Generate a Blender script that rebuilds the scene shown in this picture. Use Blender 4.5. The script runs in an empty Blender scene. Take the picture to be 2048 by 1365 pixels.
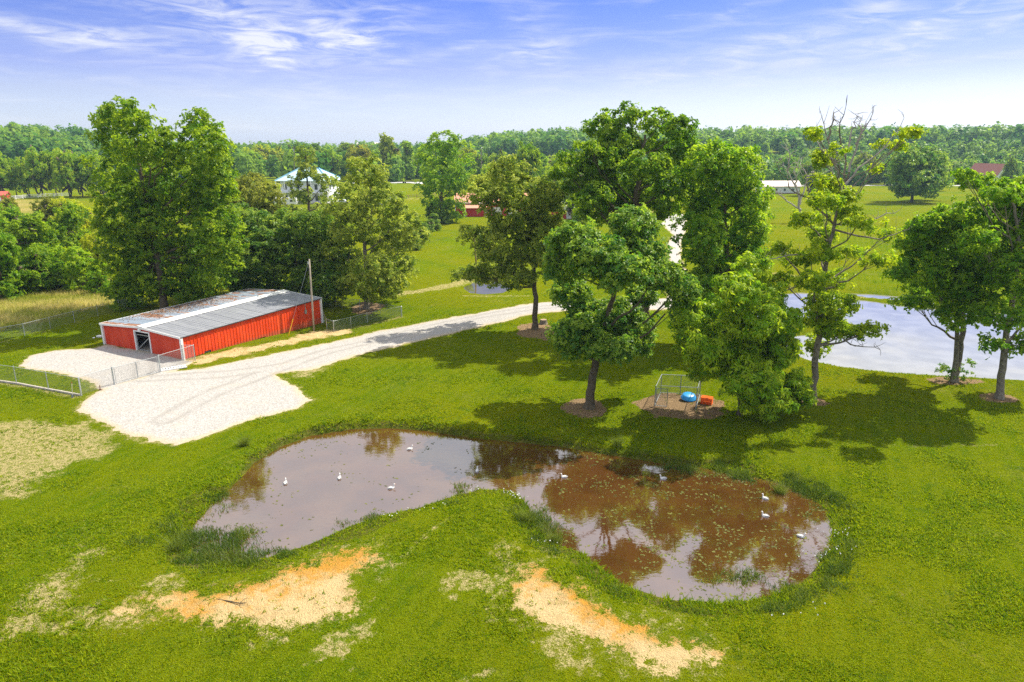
import bpy, math, random
import numpy as np
from math import radians, sin, cos, pi

sc = bpy.context.scene
C = sc.collection
rng = np.random.default_rng(7)
random.seed(7)

# ------------------------------------------------------------------ camera
CAMH, PITCH, F, CX, CY = 22.0, radians(16.0), 1365.0, 1024.0, 682.5
cd = bpy.data.cameras.new('camera')
cam = bpy.data.objects.new('camera', cd)
C.objects.link(cam)
cam.location = (0, 0, CAMH)
cam.rotation_euler = (pi / 2 - PITCH, 0, 0)
cd.sensor_width = 36
cd.lens = 24
cd.clip_start = 0.5
cd.clip_end = 9000
sc.camera = cam

# ------------------------------------------------------------------ exposure, sun
sc.view_settings.view_transform = 'Standard'
sc.view_settings.look = 'None'
sc.view_settings.gamma = 1
sc.view_settings.use_curve_mapping = False
sc.view_settings.exposure = 0.85
SUN_EL, SUN_AZ = radians(52), radians(57)      # azimuth clockwise from +Y
sd = bpy.data.lights.new('sun', 'SUN')
sd.energy = 4.7
sd.angle = radians(0.6)
sd.color = (1.0, 0.93, 0.80)
sun = bpy.data.objects.new('sun', sd)
C.objects.link(sun)
sun.location = (60, 20, 80)
sun.rotation_euler = (pi / 2 - SUN_EL, 0, pi - SUN_AZ)
sc.cycles.use_denoising = False
sc.cycles.max_bounces = 7
sc.cycles.use_adaptive_sampling = True
sc.cycles.adaptive_threshold = .015
sc.cycles.transparent_max_bounces = 12
sc.cycles.volume_bounces = 0


# ------------------------------------------------------------------ node helpers
class NT:
    def __init__(s, tree):
        s.t = tree
        s.n = tree.nodes
        s.l = tree.links

    def new(s, typ, **kw):
        n = s.n.new(typ)
        for k, v in kw.items():
            setattr(n, k, v)
        return n

    def put(s, sock, v):
        if isinstance(v, bpy.types.NodeSocket):
            s.l.new(v, sock)
        elif v is not None:
            sock.default_value = v

    def math(s, op, a, b=None, c=None, clamp=False):
        n = s.new('ShaderNodeMath', operation=op)
        n.use_clamp = clamp
        s.put(n.inputs[0], a)
        s.put(n.inputs[1], b)
        s.put(n.inputs[2], c)
        return n.outputs[0]

    def mix(s, f, a, b, typ='MIX'):
        n = s.new('ShaderNodeMix', data_type='RGBA', blend_type=typ)
        s.put(n.inputs[0], f)
        s.put(n.inputs[6], a if isinstance(a, bpy.types.NodeSocket) else (*a[:3], 1))
        s.put(n.inputs[7], b if isinstance(b, bpy.types.NodeSocket) else (*b[:3], 1))
        return n.outputs[2]

    def ss(s, v, lo, hi):
        n = s.new('ShaderNodeMapRange', interpolation_type='SMOOTHSTEP')
        s.put(n.inputs[0], v)
        n.inputs[1].default_value = lo
        n.inputs[2].default_value = hi
        return n.outputs[0]

    def noise(s, vec, scale, detail=3, rough=.55, dist=0.0):
        n = s.new('ShaderNodeTexNoise')
        if vec is not None:
            s.l.new(vec, n.inputs['Vector'])
        n.inputs['Scale'].default_value = scale
        n.inputs['Detail'].default_value = detail
        n.inputs['Roughness'].default_value = rough
        n.inputs['Distortion'].default_value = dist
        return n.outputs[0]

    def attr(s, name):
        return s.new('ShaderNodeAttribute', attribute_name=name).outputs['Fac']

    def mapping(s, vec, scale=(1, 1, 1), rot=(0, 0, 0), loc=(0, 0, 0)):
        n = s.new('ShaderNodeMapping')
        s.l.new(vec, n.inputs[0])
        n.inputs['Location'].default_value = loc
        n.inputs['Rotation'].default_value = rot
        n.inputs['Scale'].default_value = scale
        return n.outputs[0]


def material(name):
    m = bpy.data.materials.new(name)
    m.use_nodes = True
    nt = NT(m.node_tree)
    p = nt.n['Principled BSDF']
    return m, nt, p


def bump(nt, p, h, strength, dist=0.05):
    b = nt.new('ShaderNodeBump')
    b.inputs['Strength'].default_value = strength
    b.inputs['Distance'].default_value = dist
    nt.l.new(h, b.inputs['Height'])
    nt.l.new(b.outputs[0], p.inputs['Normal'])


def plain(name, col, rough=.6, metal=0.0, var=.15, scale=3.0, spec=.4, bmp=0.0):
    """a base colour with soft mottling"""
    m, nt, p = material(name)
    co = nt.new('ShaderNodeTexCoord').outputs['Object']
    n = nt.noise(co, scale, 5, .6)
    f = nt.ss(n, .3, .7)
    a = tuple(c * (1 - var) for c in col)
    b = tuple(min(1, c * (1 + var)) for c in col)
    nt.put(p.inputs['Base Color'], nt.mix(f, a, b))
    p.inputs['Roughness'].default_value = rough
    p.inputs['Metallic'].default_value = metal
    p.inputs['Specular IOR Level'].default_value = spec
    if bmp:
        bump(nt, p, nt.noise(co, scale * 4, 3), bmp)
    return m


# ------------------------------------------------------------------ sky
def ray_dir(px, py):
    v = (py - CY) / F
    d = np.array([(px - CX) / F, cos(PITCH) - v * sin(PITCH), -sin(PITCH) - v * cos(PITCH)])
    return d / np.linalg.norm(d)


w = bpy.data.worlds.new('World')
sc.world = w
w.use_nodes = True
w.cycles.sampling_method = 'MANUAL'
w.cycles.sample_map_resolution = 256
nt = NT(w.node_tree)
bg = nt.n['Background']
sky = nt.new('ShaderNodeTexSky', sky_type='NISHITA')
sky.sun_disc = False
sky.sun_elevation = SUN_EL
sky.sun_rotation = SUN_AZ
sky.air_density = 1.0
sky.dust_density = 0.6
sky.ozone_density = 3.0
geo = nt.new('ShaderNodeTexCoord').outputs['Generated']
sep = nt.new('ShaderNodeSeparateXYZ')
nt.l.new(geo, sep.inputs[0])
az = nt.math('ARCTAN2', sep.outputs[0], sep.outputs[1])
el = nt.math('ARCSINE', sep.outputs[2])
tint = nt.new('ShaderNodeValToRGB')
cr = tint.color_ramp
cr.elements[0].position = 0.0
cr.elements[0].color = (.68, .72, 1.02, 1)
cr.elements[1].position = .60
cr.elements[1].color = (1.0, .96, .96, 1)
for pos, col in ((.033, (.62, .62, .84, 1)), (.065, (.585, .535, .715, 1)), (.096, (.475, .43, .69, 1)), (.128, (.38, .375, .66, 1)), (.185, (.27, .315, .645, 1)), (.25, (.66, .64, .80, 1)), (.32, (1.0, .96, .96, 1))):
    e = cr.elements.new(pos)
    e.color = col
nt.l.new(el, tint.inputs[0])
base = nt.mix(1.0, sky.outputs[0], tint.outputs[0], 'MULTIPLY')
# cirrus: broad faint streaks everywhere, plus the brush strokes seen in the photograph
comb = nt.new('ShaderNodeCombineXYZ')
nt.l.new(az, comb.inputs[0])
nt.l.new(el, comb.inputs[1])
vec = comb.outputs[0]
wn1 = nt.new('ShaderNodeTexNoise')
nt.l.new(nt.mapping(vec, (1, 2.2, 1)), wn1.inputs['Vector'])
wn1.inputs['Scale'].default_value = 9
wn1.inputs['Detail'].default_value = 4
wsep = nt.new('ShaderNodeSeparateXYZ')
nt.l.new(wn1.outputs['Color'], wsep.inputs[0])
azw = nt.math('MULTIPLY_ADD', nt.math('SUBTRACT', wsep.outputs[0], .5), .12, az)
elw = nt.math('MULTIPLY_ADD', nt.math('SUBTRACT', wsep.outputs[1], .5), .055, el)
strokes = [  # px, py, half length px, half width px, angle, weight
    (100, 55, 190, 16, -8, .9), (280, 66, 90, 14, 4, .5), (430, 40, 120, 26, -18, .7), (600, 40, 170, 38, -10, .8),
    (640, 80, 150, 30, 12, .7), (560, 115, 90, 22, -35, .7), (735, 50, 60, 30, 30, .6), (1075, 85, 55, 40, -40, .6),
    (1030, 120, 70, 14, 20, .45), (940, 95, 60, 7, 12, .4), (1195, 65, 40, 8, 10, .35), (1690, 45, 130, 14, 18, .6),
    (1800, 80, 260, 22, 11, .7), (1480, 100, 200, 24, 14, .5), (1300, 145, 120, 24, -8, .35), (1470, 12, 60, 18, 20, .5),
    (1900, 118, 200, 5, 9, .3), (140, 148, 110, 5, -10, .25), (1040, 190, 90, 8, 12, .35), (560, 190, 200, 12, -4, .4),
    (1055, 240, 90, 7, 12, .4), (1650, 210, 300, 16, 6, .35), (1900, 40, 110, 18, 12, .5)]
acc = None
for (px, py, a, b, ang, wt) in strokes:
    d = ray_dir(px, py)
    a0, e0 = math.atan2(d[0], d[1]), math.asin(d[2])
    ca, sa = cos(radians(ang)), sin(radians(ang))
    du = nt.math('SUBTRACT', azw, a0)
    dv = nt.math('SUBTRACT', elw, e0)
    p_ = nt.math('MULTIPLY_ADD', dv, sa * F / a, nt.math('MULTIPLY', du, ca * F / a))
    q_ = nt.math('MULTIPLY_ADD', dv, ca * F / b, nt.math('MULTIPLY', du, -sa * F / b))
    r2 = nt.math('MULTIPLY_ADD', q_, q_, nt.math('MULTIPLY', p_, p_))
    g = nt.math('MULTIPLY', nt.math('POWER', 2.718, nt.math('MULTIPLY', r2, -.8)), wt)
    acc = g if acc is None else nt.math('ADD', acc, g)
fib = nt.noise(nt.mapping(vec, (1, 5.5, 1), (0, 0, radians(13))), 13, 8, .62, 1.0)
fib2 = nt.noise(nt.mapping(vec, (1, 9, 1), (0, 0, radians(-5))), 7, 6, .6, .4)
cl = nt.math('MULTIPLY', acc, nt.ss(fib, .32, .78))
veil = nt.math('MULTIPLY_ADD', nt.ss(el, .19, .30), .62, .36)
cl = nt.math('ADD', cl, nt.math('MULTIPLY', nt.math('ADD', nt.ss(fib2, .45, .8), nt.math('MULTIPLY', nt.ss(el, .19, .29), .8)), veil), clamp=True)
col = nt.mix(nt.math('MULTIPLY', cl, .9), base, nt.mix(nt.ss(el, .19, .30), (3.95, 4.03, 4.25), (5.2, 5.2, 5.3)))
nt.l.new(col, bg.inputs[0])
bg.inputs[1].default_value = 0.135

# ------------------------------------------------------------------ numpy noise
def _hash(ix, iy, seed):
    h = (ix.astype(np.int64) * 374761393 + iy.astype(np.int64) * 668265263 + seed * 974634777) & 0x7fffffff
    h = ((h ^ (h >> 13)) * 1274126177) & 0x7fffffff
    return ((h ^ (h >> 16)) & 0xffff) / 65535.0


def vnoise(x, y, scale, seed=0, octaves=3):
    tot, amp, s = 0, 0.5, 1.0 / scale
    norm = 0
    for o in range(octaves):
        X, Y = x * s + 17.3 * o, y * s + 9.1 * o
        ix, iy = np.floor(X), np.floor(Y)
        fx, fy = X - ix, Y - iy
        fx, fy = fx * fx * (3 - 2 * fx), fy * fy * (3 - 2 * fy)
        v = (_hash(ix, iy, seed + o) * (1 - fx) + _hash(ix + 1, iy, seed + o) * fx) * (1 - fy) + \
            (_hash(ix, iy + 1, seed + o) * (1 - fx) + _hash(ix + 1, iy + 1, seed + o) * fx) * fy
        tot = tot + v * amp
        norm += amp
        amp *= .5
        s *= 2
    return tot / norm


def sstep(v, a, b):
    t = np.clip((v - a) / (b - a), 0, 1)
    return t * t * (3 - 2 * t)


def sdist(x, y, poly):
    """signed distance to a polygon, negative inside"""
    x = np.asarray(x, float)
    y = np.asarray(y, float)
    d = np.full(x.shape, 1e18)
    inside = np.zeros(x.shape, bool)
    n = len(poly)
    for i in range(n):
        ax, ay = poly[i]
        bx, by = poly[(i + 1) % n]
        ex, ey = bx - ax, by - ay
        t = np.clip(((x - ax) * ex + (y - ay) * ey) / (ex * ex + ey * ey + 1e-12), 0, 1)
        d = np.minimum(d, (x - ax - t * ex) ** 2 + (y - ay - t * ey) ** 2)
        if ay != by:
            c = ((ay > y) != (by > y)) & (x < (bx - ax) * (y - ay) / (by - ay) + ax)
            inside ^= c
    d = np.sqrt(d)
    return np.where(inside, -d, d)


def ldist(x, y, line):
    d = np.full(np.shape(x), 1e18)
    for (ax, ay), (bx, by) in zip(line[:-1], line[1:]):
        ex, ey = bx - ax, by - ay
        t = np.clip(((x - ax) * ex + (y - ay) * ey) / (ex * ex + ey * ey + 1e-12), 0, 1)
        d = np.minimum(d, (x - ax - t * ex) ** 2 + (y - ay - t * ey) ** 2)
    return np.sqrt(d)


# ------------------------------------------------------------------ terrain
DIP = (-22.0, 88.0)


def h0(x, y):
    """large shape of the land: a dip behind the barn, wooded hills far away"""
    x = np.asarray(x, float)
    y = np.asarray(y, float)
    z = -0.95 * np.exp(-(((x - DIP[0]) / 13) ** 2 + ((y - DIP[1]) / 13) ** 2))
    a = x / np.maximum(y, 50)
    amp = 9 + 16 * sstep(-a, .50, .64) + 15 * sstep(a, -.13, .06)
    r = np.hypot(x, y)
    z = z + amp * sstep(r, 430, 900) * (y > 0)
    z = z + 2.5 * (vnoise(x, y, 160, 5, 2) - .5) * sstep(r, 300, 600)
    return z


def G(px, py, z=None):
    """photograph pixel -> point on the land (or on the level z)"""
    d = ray_dir(px, py)
    zz = 0.0 if z is None else z
    for _ in range(1 if z is not None else 6):
        s = (zz - CAMH) / d[2]
        P = np.array([0, 0, CAMH]) + d * s
        if z is None:
            zz = float(h0(P[0], P[1]))
    if z is None:
        P[2] = zz
    return P


def Gxy(pts, z=None):
    return [tuple(G(a, b, z)[:2]) for a, b in pts]


def at_depth(px, py, Y):
    """point on the ray through a pixel at forward distance Y"""
    d = ray_dir(px, py)
    return np.array([0, 0, CAMH]) + d * (Y / d[1])


def ppm(P):
    """photograph pixels per metre at P"""
    return F / (P[1] * cos(PITCH) + (CAMH - P[2]) * sin(PITCH))


WL, WL2, WL3 = -0.60, -0.5, -0.35
pond_px = [(375, 1075), (395, 1045), (435, 1002), (478, 962), (508, 926), (560, 895), (620, 873), (700, 860), (780, 857),
           (860, 863), (950, 878), (1040, 885), (1110, 893), (1200, 907), (1300, 923), (1400, 937), (1480, 950),
           (1560, 970), (1612, 990), (1650, 1020), (1662, 1060), (1650, 1110), (1610, 1160), (1530, 1195), (1430, 1205),
           (1330, 1195), (1250, 1170), (1205, 1135), (1165, 1105), (1112, 1085), (1078, 1058), (1062, 1020), (1045, 992),
           (1010, 980), (960, 978), (900, 994), (840, 1014), (760, 1030), (700, 1052), (620, 1088), (520, 1118), (440, 1125),
           (385, 1105)]
pond = Gxy(pond_px, WL)
pond2_px = [(1567, 690), (1580, 705), (1620, 722), (1680, 735), (1760, 745), (1850, 752), (1950, 757), (2048, 762), (2400, 772),
            (2520, 650), (2048, 630), (1950, 624), (1860, 618), (1800, 612), (1740, 603), (1690, 598), (1660, 590), (1600, 586),
            (1560, 590), (1520, 600), (1470, 615), (1500, 636), (1560, 641), (1640, 638), (1715, 650), (1700, 660), (1640, 668),
            (1600, 672), (1572, 680)]
pond2 = Gxy(pond2_px, WL2)
pond2b = Gxy([(1690, 588), (1740, 589), (1800, 594), (1850, 602), (1880, 612), (1840, 610), (1790, 602), (1730, 596)], WL2)
pond3 = Gxy([(928, 576), (950, 565), (985, 562), (1012, 568), (1020, 578), (1005, 586), (970, 589), (940, 586)], WL3)


def H(x, y):
    x = np.asarray(x, float)
    y = np.asarray(y, float)
    z = h0(x, y)
    z = z + .16 * (vnoise(x, y, 9, 11, 3) - .5) * (np.hypot(x, y) < 200)
    near = (y < 70) & (np.abs(x) < 60)
    s = np.full(x.shape, 99.0)
    if near.any():
        s[near] = sdist(x[near], y[near], pond)
    wid = np.where(y > 44 + .12 * x, .85, 3.4)
    bank = WL + (0 - WL) * sstep(s + .35 * (vnoise(x, y, 1.6, 3, 2) - .5), 0.0, wid) ** .8
    inner = WL - .02 - np.clip(-s, 0, 4) * np.where(y > 44 + .12 * x, .35, .16)
    pz = np.where(s > 0, bank, inner)
    z = np.where(s < wid, np.minimum(z, pz), z)
    for poly, lvl, wd in ((pond2, WL2, 1.6), (pond2b, WL2, 1.6), (pond3, WL3, 1.8)):
        P = np.array(poly)
        lo, hi = P.min(0) - 4, P.max(0) + 4
        k = (x > lo[0]) & (x < hi[0]) & (y > lo[1]) & (y < hi[1])
        if not k.any():
            continue
        q = sdist(x[k], y[k], poly)
        b = np.where(q > 0, lvl + (0 - lvl) * sstep(q, 0, wd), lvl - .02 + np.maximum(q, -4) * .3)
        z[k] = np.where(q < wd, np.minimum(z[k], b), z[k])
    return z


def Hp(x, y):
    return float(H(np.array([x]), np.array([y]))[0])


# ------------------------------------------------------------------ mesh helpers
def link(o, parent=None):
    C.objects.link(o)
    if parent is not None:
        o.parent = parent
    return o


def np_mesh(name, V, Fs, mat, parent=None, attrs=None, smooth=False):
    """V (n,3); Fs one array (m,k) or a list of such arrays"""
    me = bpy.data.meshes.new(name)
    Fs = [f for f in (Fs if isinstance(Fs, list) else [Fs]) if len(f)]
    V = np.asarray(V, np.float32)
    me.vertices.add(len(V))
    me.vertices.foreach_set('co', V.ravel())
    idx = np.concatenate([f.ravel() for f in Fs]).astype(np.int32)
    tot = np.concatenate([np.full(len(f), f.shape[1], np.int32) for f in Fs])
    st = np.concatenate([[0], np.cumsum(tot)[:-1]]).astype(np.int32)
    me.loops.add(len(idx))
    me.loops.foreach_set('vertex_index', idx)
    me.polygons.add(len(tot))
    me.polygons.foreach_set('loop_start', st)
    me.polygons.foreach_set('loop_total', tot)
    me.polygons.foreach_set('use_smooth', np.full(len(tot), smooth))
    for k, (dom, arr) in (attrs or {}).items():
        a = me.attributes.new(k, 'FLOAT', dom)
        a.data.foreach_set('value', np.asarray(arr, np.float32))
    me.update()
    me.validate()
    if mat:
        me.materials.append(mat)
    return link(bpy.data.objects.new(name, me), parent)


class MB:
    """collects boxes, tubes and polygons of one part"""

    def __init__(s):
        s.v = []
        s.f = []

    def add(s, vs, fs):
        k = len(s.v)
        s.v += [tuple(map(float, a)) for a in vs]
        s.f += [tuple(i + k for i in f) for f in fs]
        return s

    def box(s, lo, hi):
        (a, b, c), (d, e, f) = lo, hi
        return s.add([(a, b, c), (d, b, c), (d, e, c), (a, e, c), (a, b, f), (d, b, f), (d, e, f), (a, e, f)],
                     [(0, 3, 2, 1), (4, 5, 6, 7), (0, 1, 5, 4), (1, 2, 6, 5), (2, 3, 7, 6), (3, 0, 4, 7)])

    def prism(s, poly, axis, lo, hi):
        """polygon in the two other axes, extruded along axis"""
        n = len(poly)

        def mk(p, t):
            q = list(p)
            q.insert(axis, t)
            return q
        vs = [mk(p, lo) for p in poly] + [mk(p, hi) for p in poly]
        fs = [tuple(range(n))[::-1], tuple(range(n, 2 * n))] + [(i, (i + 1) % n, n + (i + 1) % n, n + i) for i in range(n)]
        return s.add(vs, fs)

    def bar(s, a, b, w, h=None):
        """square bar from a to b"""
        h = h or w
        a = np.array(a, float)
        b = np.array(b, float)
        t = b - a
        t = t / np.linalg.norm(t)
        up = np.array([0, 0, 1.]) if abs(t[2]) < .95 else np.array([1., 0, 0])
        sx = np.cross(t, up)
        sx /= np.linalg.norm(sx)
        sy = np.cross(sx, t)
        vs = []
        for p in (a, b):
            for i, j in ((-1, -1), (1, -1), (1, 1), (-1, 1)):
                vs.append(p + sx * i * w / 2 + sy * j * h / 2)
        return s.add(vs, [(0, 3, 2, 1), (4, 5, 6, 7), (0, 1, 5, 4), (1, 2, 6, 5), (2, 3, 7, 6), (3, 0, 4, 7)])

    def tube(s, pts, rad, sides=6):
        v, f = tube(pts, rad, sides)
        return s.add(v, [tuple(q) for q in f] + [tuple(range(sides))[::-1], tuple(range(len(v) - sides, len(v)))])

    def build(s, name, mat, parent=None, smooth=False, bevel=0):
        me = bpy.data.meshes.new(name)
        me.from_pydata(s.v, [], s.f)
        if mat:
            me.materials.append(mat)
        if smooth:
            me.polygons.foreach_set('use_smooth', [True] * len(me.polygons))
        me.update()
        o = link(bpy.data.objects.new(name, me), parent)
        if bevel:
            b = o.modifiers.new('bevel', 'BEVEL')
            b.width = bevel
            b.segments = 2
        return o


def tube(pts, rad, sides=6):
    pts = np.asarray(pts, float)
    n = len(pts)
    rad = np.full(n, rad) if np.isscalar(rad) else np.asarray(rad, float)
    t = np.gradient(pts, axis=0)
    t /= np.linalg.norm(t, axis=1)[:, None] + 1e-9
    ref = np.array([1., 0, 0]) if abs(t[:, 0]).mean() < .7 else np.array([0, 1., 0])
    u = np.cross(t, ref)
    u /= np.linalg.norm(u, axis=1)[:, None] + 1e-9
    b = np.cross(t, u)
    ang = np.linspace(0, 2 * pi, sides, endpoint=False)
    ring = u[:, None] * np.cos(ang)[None, :, None] + b[:, None] * np.sin(ang)[None, :, None]
    V = (pts[:, None] + ring * rad[:, None, None]).reshape(-1, 3)
    i = np.arange(n - 1)[:, None] * sides
    j = np.arange(sides)[None]
    k = (j + 1) % sides
    Fq = np.stack([i + j, i + k, i + sides + k, i + sides + j], -1).reshape(-1, 4)
    return V, Fq


def tag(o, label=None, cat=None, group=None, kind=None):
    if label:
        o['label'] = label
    if cat:
        o['category'] = cat
    if group:
        o['group'] = group
    if kind:
        o['kind'] = kind
    return o


def thing(name, label, cat, loc=(0, 0, 0), rz=0.0, group=None):
    o = bpy.data.objects.new(name, None)
    link(o)
    o.location = [float(a) for a in loc]
    o.rotation_euler = (0, 0, rz)
    o.empty_display_size = .3
    return tag(o, label, cat, group)


def copy_tree(o, parent=None):
    c = o.copy()
    C.objects.link(c)
    c.parent = parent
    for ch in o.children:
        copy_tree(ch, c)
    return c


# ------------------------------------------------------------------ ground masks
GRAVEL = [
    Gxy([(35, 735), (60, 712), (110, 702), (190, 697), (210, 690), (300, 703), (366, 717), (385, 724), (352, 742), (321, 750),
         (300, 756), (235, 776), (205, 782), (170, 760), (130, 750), (80, 742)]),
    Gxy([(158, 815), (178, 792), (232, 768), (321, 744), (352, 744), (415, 736), (498, 719), (581, 702), (680, 682), (760, 662),
         (850, 645), (950, 628), (1060, 607), (1150, 600), (1250, 599), (1345, 597), (1352, 618), (1250, 623), (1150, 620),
         (1060, 630), (1000, 645), (900, 668), (800, 692), (700, 716), (640, 735), (590, 745), (550, 750), (572, 765), (600, 780),
         (624, 800), (600, 815), (560, 825), (500, 840), (440, 862), (390, 880), (350, 889), (300, 882), (240, 864), (200, 846),
         (172, 828)]),
    Gxy([(1330, 610), (1345, 560), (1335, 513), (1335, 490), (1345, 470), (1325, 450), (1300, 438), (1230, 437), (1150, 442), (1150, 434),
         (1230, 426), (1310, 422), (1352, 424), (1374, 432), (1372, 460), (1362, 490), (1362, 520), (1378, 560), (1372, 605)])]
SOIL = [
    Gxy([(255, 1222), (330, 1200), (420, 1183), (500, 1158), (600, 1128), (680, 1098), (735, 1094), (752, 1108), (742, 1145), (720, 1175),
         (690, 1212), (640, 1240), (560, 1262), (450, 1252), (350, 1240)]),
    Gxy([(1000, 1212), (1040, 1160), (1075, 1148), (1130, 1165), (1180, 1195), (1215, 1232), (1290, 1272), (1345, 1290), (1425, 1302),
         (1420, 1312), (1330, 1332), (1250, 1312), (1170, 1272), (1075, 1248)]),
    Gxy([(368, 724), (400, 714), (470, 699), (560, 682), (640, 661), (690, 660), (700, 666), (640, 676), (560, 694), (480, 713), (400, 729)]),
]
SPARSE = [
    Gxy([(0, 1268), (30, 1215), (80, 1160), (130, 1100), (165, 1088), (205, 1100), (175, 1130), (168, 1180), (110, 1235), (30, 1285)]),
    Gxy([(-40, 850), (100, 838), (170, 842), (235, 872), (215, 915), (150, 935), (90, 965), (40, 1010), (-40, 1000)]),
    Gxy([(1360, 1290), (1420, 1290), (1425, 1312), (1360, 1318)]),
    Gxy([(560, 745), (660, 735), (620, 755), (570, 762)])]
STRIPS = [  # pixel polyline, half width m, strength
    ([(800, 588), (860, 580), (905, 570), (935, 560)], 1.6, .95), ([(925, 592), (990, 593), (1050, 592)], .8, .7), ([(905, 1030), (870, 1055), (835, 1085), (792, 1132)], .22, .75), ([(1020, 1108), (1005, 1150), (990, 1200), (985, 1240)], .3, .7),
    ([(-60, 756), (34, 772), (165, 797), (225, 782)], .55, .8), ([(368, 722), (470, 704), (560, 686), (640, 666)], 1.2, .95),
    ([(-60, 700), (50, 674), (150, 647), (240, 622), (330, 610)], .5, .7),
    ([(805, 634), (740, 648), (668, 664)], .7, .75), ([(640, 618), (720, 632), (760, 640)], .35, .6),
    ([(1760, 888), (1850, 893), (1990, 890)], .35, .55), ([(1700, 590), (1790, 597), (1900, 612)], .7, .7),
    ([(1520, 545), (1570, 548), (1600, 560)], 1.6, .9), ([(860, 440), (930, 436)], 2.0, 1.0),
    ([(780, 398), (840, 400)], 7.0, .8), ([(230, 1125), (165, 1090)], .3, .5)]
MULCH = [((1168, 816), 48, 19), ((1368, 812), 92, 26), ((1075, 662), 42, 17), ((1995, 796), 40, 10), ((1908, 763), 55, 8),
         ((1625, 803), 30, 10), ((733, 616), 30, 10)]
TALL = Gxy([(-400, 680), (-60, 672), (60, 650), (150, 628), (225, 606), (222, 562), (150, 560), (60, 575), (-60, 590), (-400, 600)])
HAY = Gxy([(-200, 450), (75, 430), (80, 400), (-200, 405)])


def masks(x, y):
    n = vnoise(x, y, 1.3, 21, 3) - .5
    n2 = vnoise(x, y, .5, 31, 2) - .5
    n3 = vnoise(x, y, 4.0, 41, 2) - .5
    grav = np.full(x.shape, 99.)
    for p in GRAVEL:
        grav = np.minimum(grav, sdist(x, y, p))
    grav = grav + 1.0 * n + .6 * n2
    soil = np.zeros(x.shape)
    for p in SOIL:
        soil = np.maximum(soil, sstep(-(sdist(x, y, p) + 2.0 * n + .9 * n2 + 1.0 * n3), -1.3, 1.3))
    dry = np.zeros(x.shape)
    for p in SPARSE:
        dry = np.maximum(dry, sstep(-(sdist(x, y, p) + 3.0 * n + 1.2 * n3), -1.2, 1.2))
    for p in SOIL[:2]:
        dry = np.maximum(dry, .75 * sstep(-(sdist(x, y, p) + 2.5 * n + 2.0 * n3), -2.6, .2))
    for line, hw, k in STRIPS:
        l = Gxy(line)
        d = ldist(x, y, l) + 1.2 * hw * n + .5 * hw * n2
        dry = np.maximum(dry, k * sstep(-d, -hw * 1.4, -hw * .4))
    # scattered bare spots in the foreground sward
    spots = sstep(vnoise(x, y, 2.6, 77, 2) + .55 * n2 + .35 * n, .55, .78) * sstep(-y, -44, -30) * sstep(-np.abs(x + 9), -26, -12)
    dry = np.maximum(dry, .9 * spots)
    dry = np.maximum(dry, .8 * sstep(-(grav - .25), -.5, 0))
    mulch = np.zeros(x.shape)
    for (c, rx, ry) in MULCH:
        P = G(*c)
        k = ppm(P)
        a = rx / k
        b = ry / k / sin(math.atan2(CAMH, P[1]) * 1.0)
        d = np.hypot((x - P[0]) / a, (y - P[1]) / b)
        mulch = np.maximum(mulch, sstep(-(d + .5 * n + .2 * n2), -1.08, -.88))
    # marsh: the wet rim of the near pond (wide on the near shores)
    s = np.full(x.shape, 99.)
    k = (y < 75) & (np.abs(x) < 60)
    s[k] = sdist(x[k], y[k], pond)
    wide = np.clip(np.where(y > 44 + .12 * x, .6 + .6 * n3, 1.7 + 3.4 * n3), .25, 4)
    marsh = sstep(-s, -wide, -wide * .5)
    tall = sstep(-(sdist(x, y, TALL) + 2 * n), -1, 1)
    hay = sstep(-(sdist(x, y, HAY) + 4 * n), -3, 3)
    rough_soil = soil * (vnoise(x, y, .7, 55, 3) - .5)
    return dict(rough=rough_soil, grav=grav, soil=soil, dry=dry, mulch=mulch, marsh=marsh, tall=tall, hay=hay, shore=s)


# ------------------------------------------------------------------ ground mesh
def axis(lo, hi, step, far, grow):
    a = list(np.arange(lo, hi + 1e-6, step))
    s, v = step, a[-1]
    while v < far:
        s *= grow
        v += s
        a.append(v)
    s, v, pre = step, a[0], []
    while v > -far if lo < 0 else False:
        s *= grow
        v -= s
        pre.append(v)
    return np.array(pre[::-1] + a)


gx = axis(-46, 46, .3, 2700, 1.11)
gy = axis(16, 100, .3, 2700, 1.07)
gy = np.concatenate([[-80, -50, -30, -15, -5, 2, 7, 11, 13.5], gy])
X, Y = np.meshgrid(gx, gy)
Z = H(X.ravel(), Y.ravel())
nx, ny = len(gx), len(gy)
MK = masks(X.ravel(), Y.ravel())
ii = np.arange(nx * ny).reshape(ny, nx)
quads = np.stack([ii[:-1, :-1], ii[:-1, 1:], ii[1:, 1:], ii[1:, :-1]], -1).reshape(-1, 4)

m_ground, nt, p = material('ground')
co = nt.new('ShaderNodeNewGeometry').outputs['Position']
fine = nt.noise(co, 14, 4, .65)
med = nt.noise(co, 2.2, 5, .65)
big = nt.noise(co, .22, 4, .55)
huge = nt.noise(co, .035, 3, .5)
g1 = nt.mix(nt.ss(big, .35, .65), (.098, .162, .0028), (.152, .196, .0032))
g1 = nt.mix(nt.ss(huge, .4, .62), g1, (.180, .192, .0035))
g1 = nt.mix(nt.math('MULTIPLY', nt.ss(med, .42, .72), .6), g1, (.070, .128, .003))
g1 = nt.mix(nt.math('MULTIPLY', nt.ss(fine, .5, .75), .55), g1, (.215, .225, .012))
g1 = nt.mix(nt.math('MULTIPLY', nt.ss(fine, .5, .25), .5), g1, (.030, .070, .004))
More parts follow.
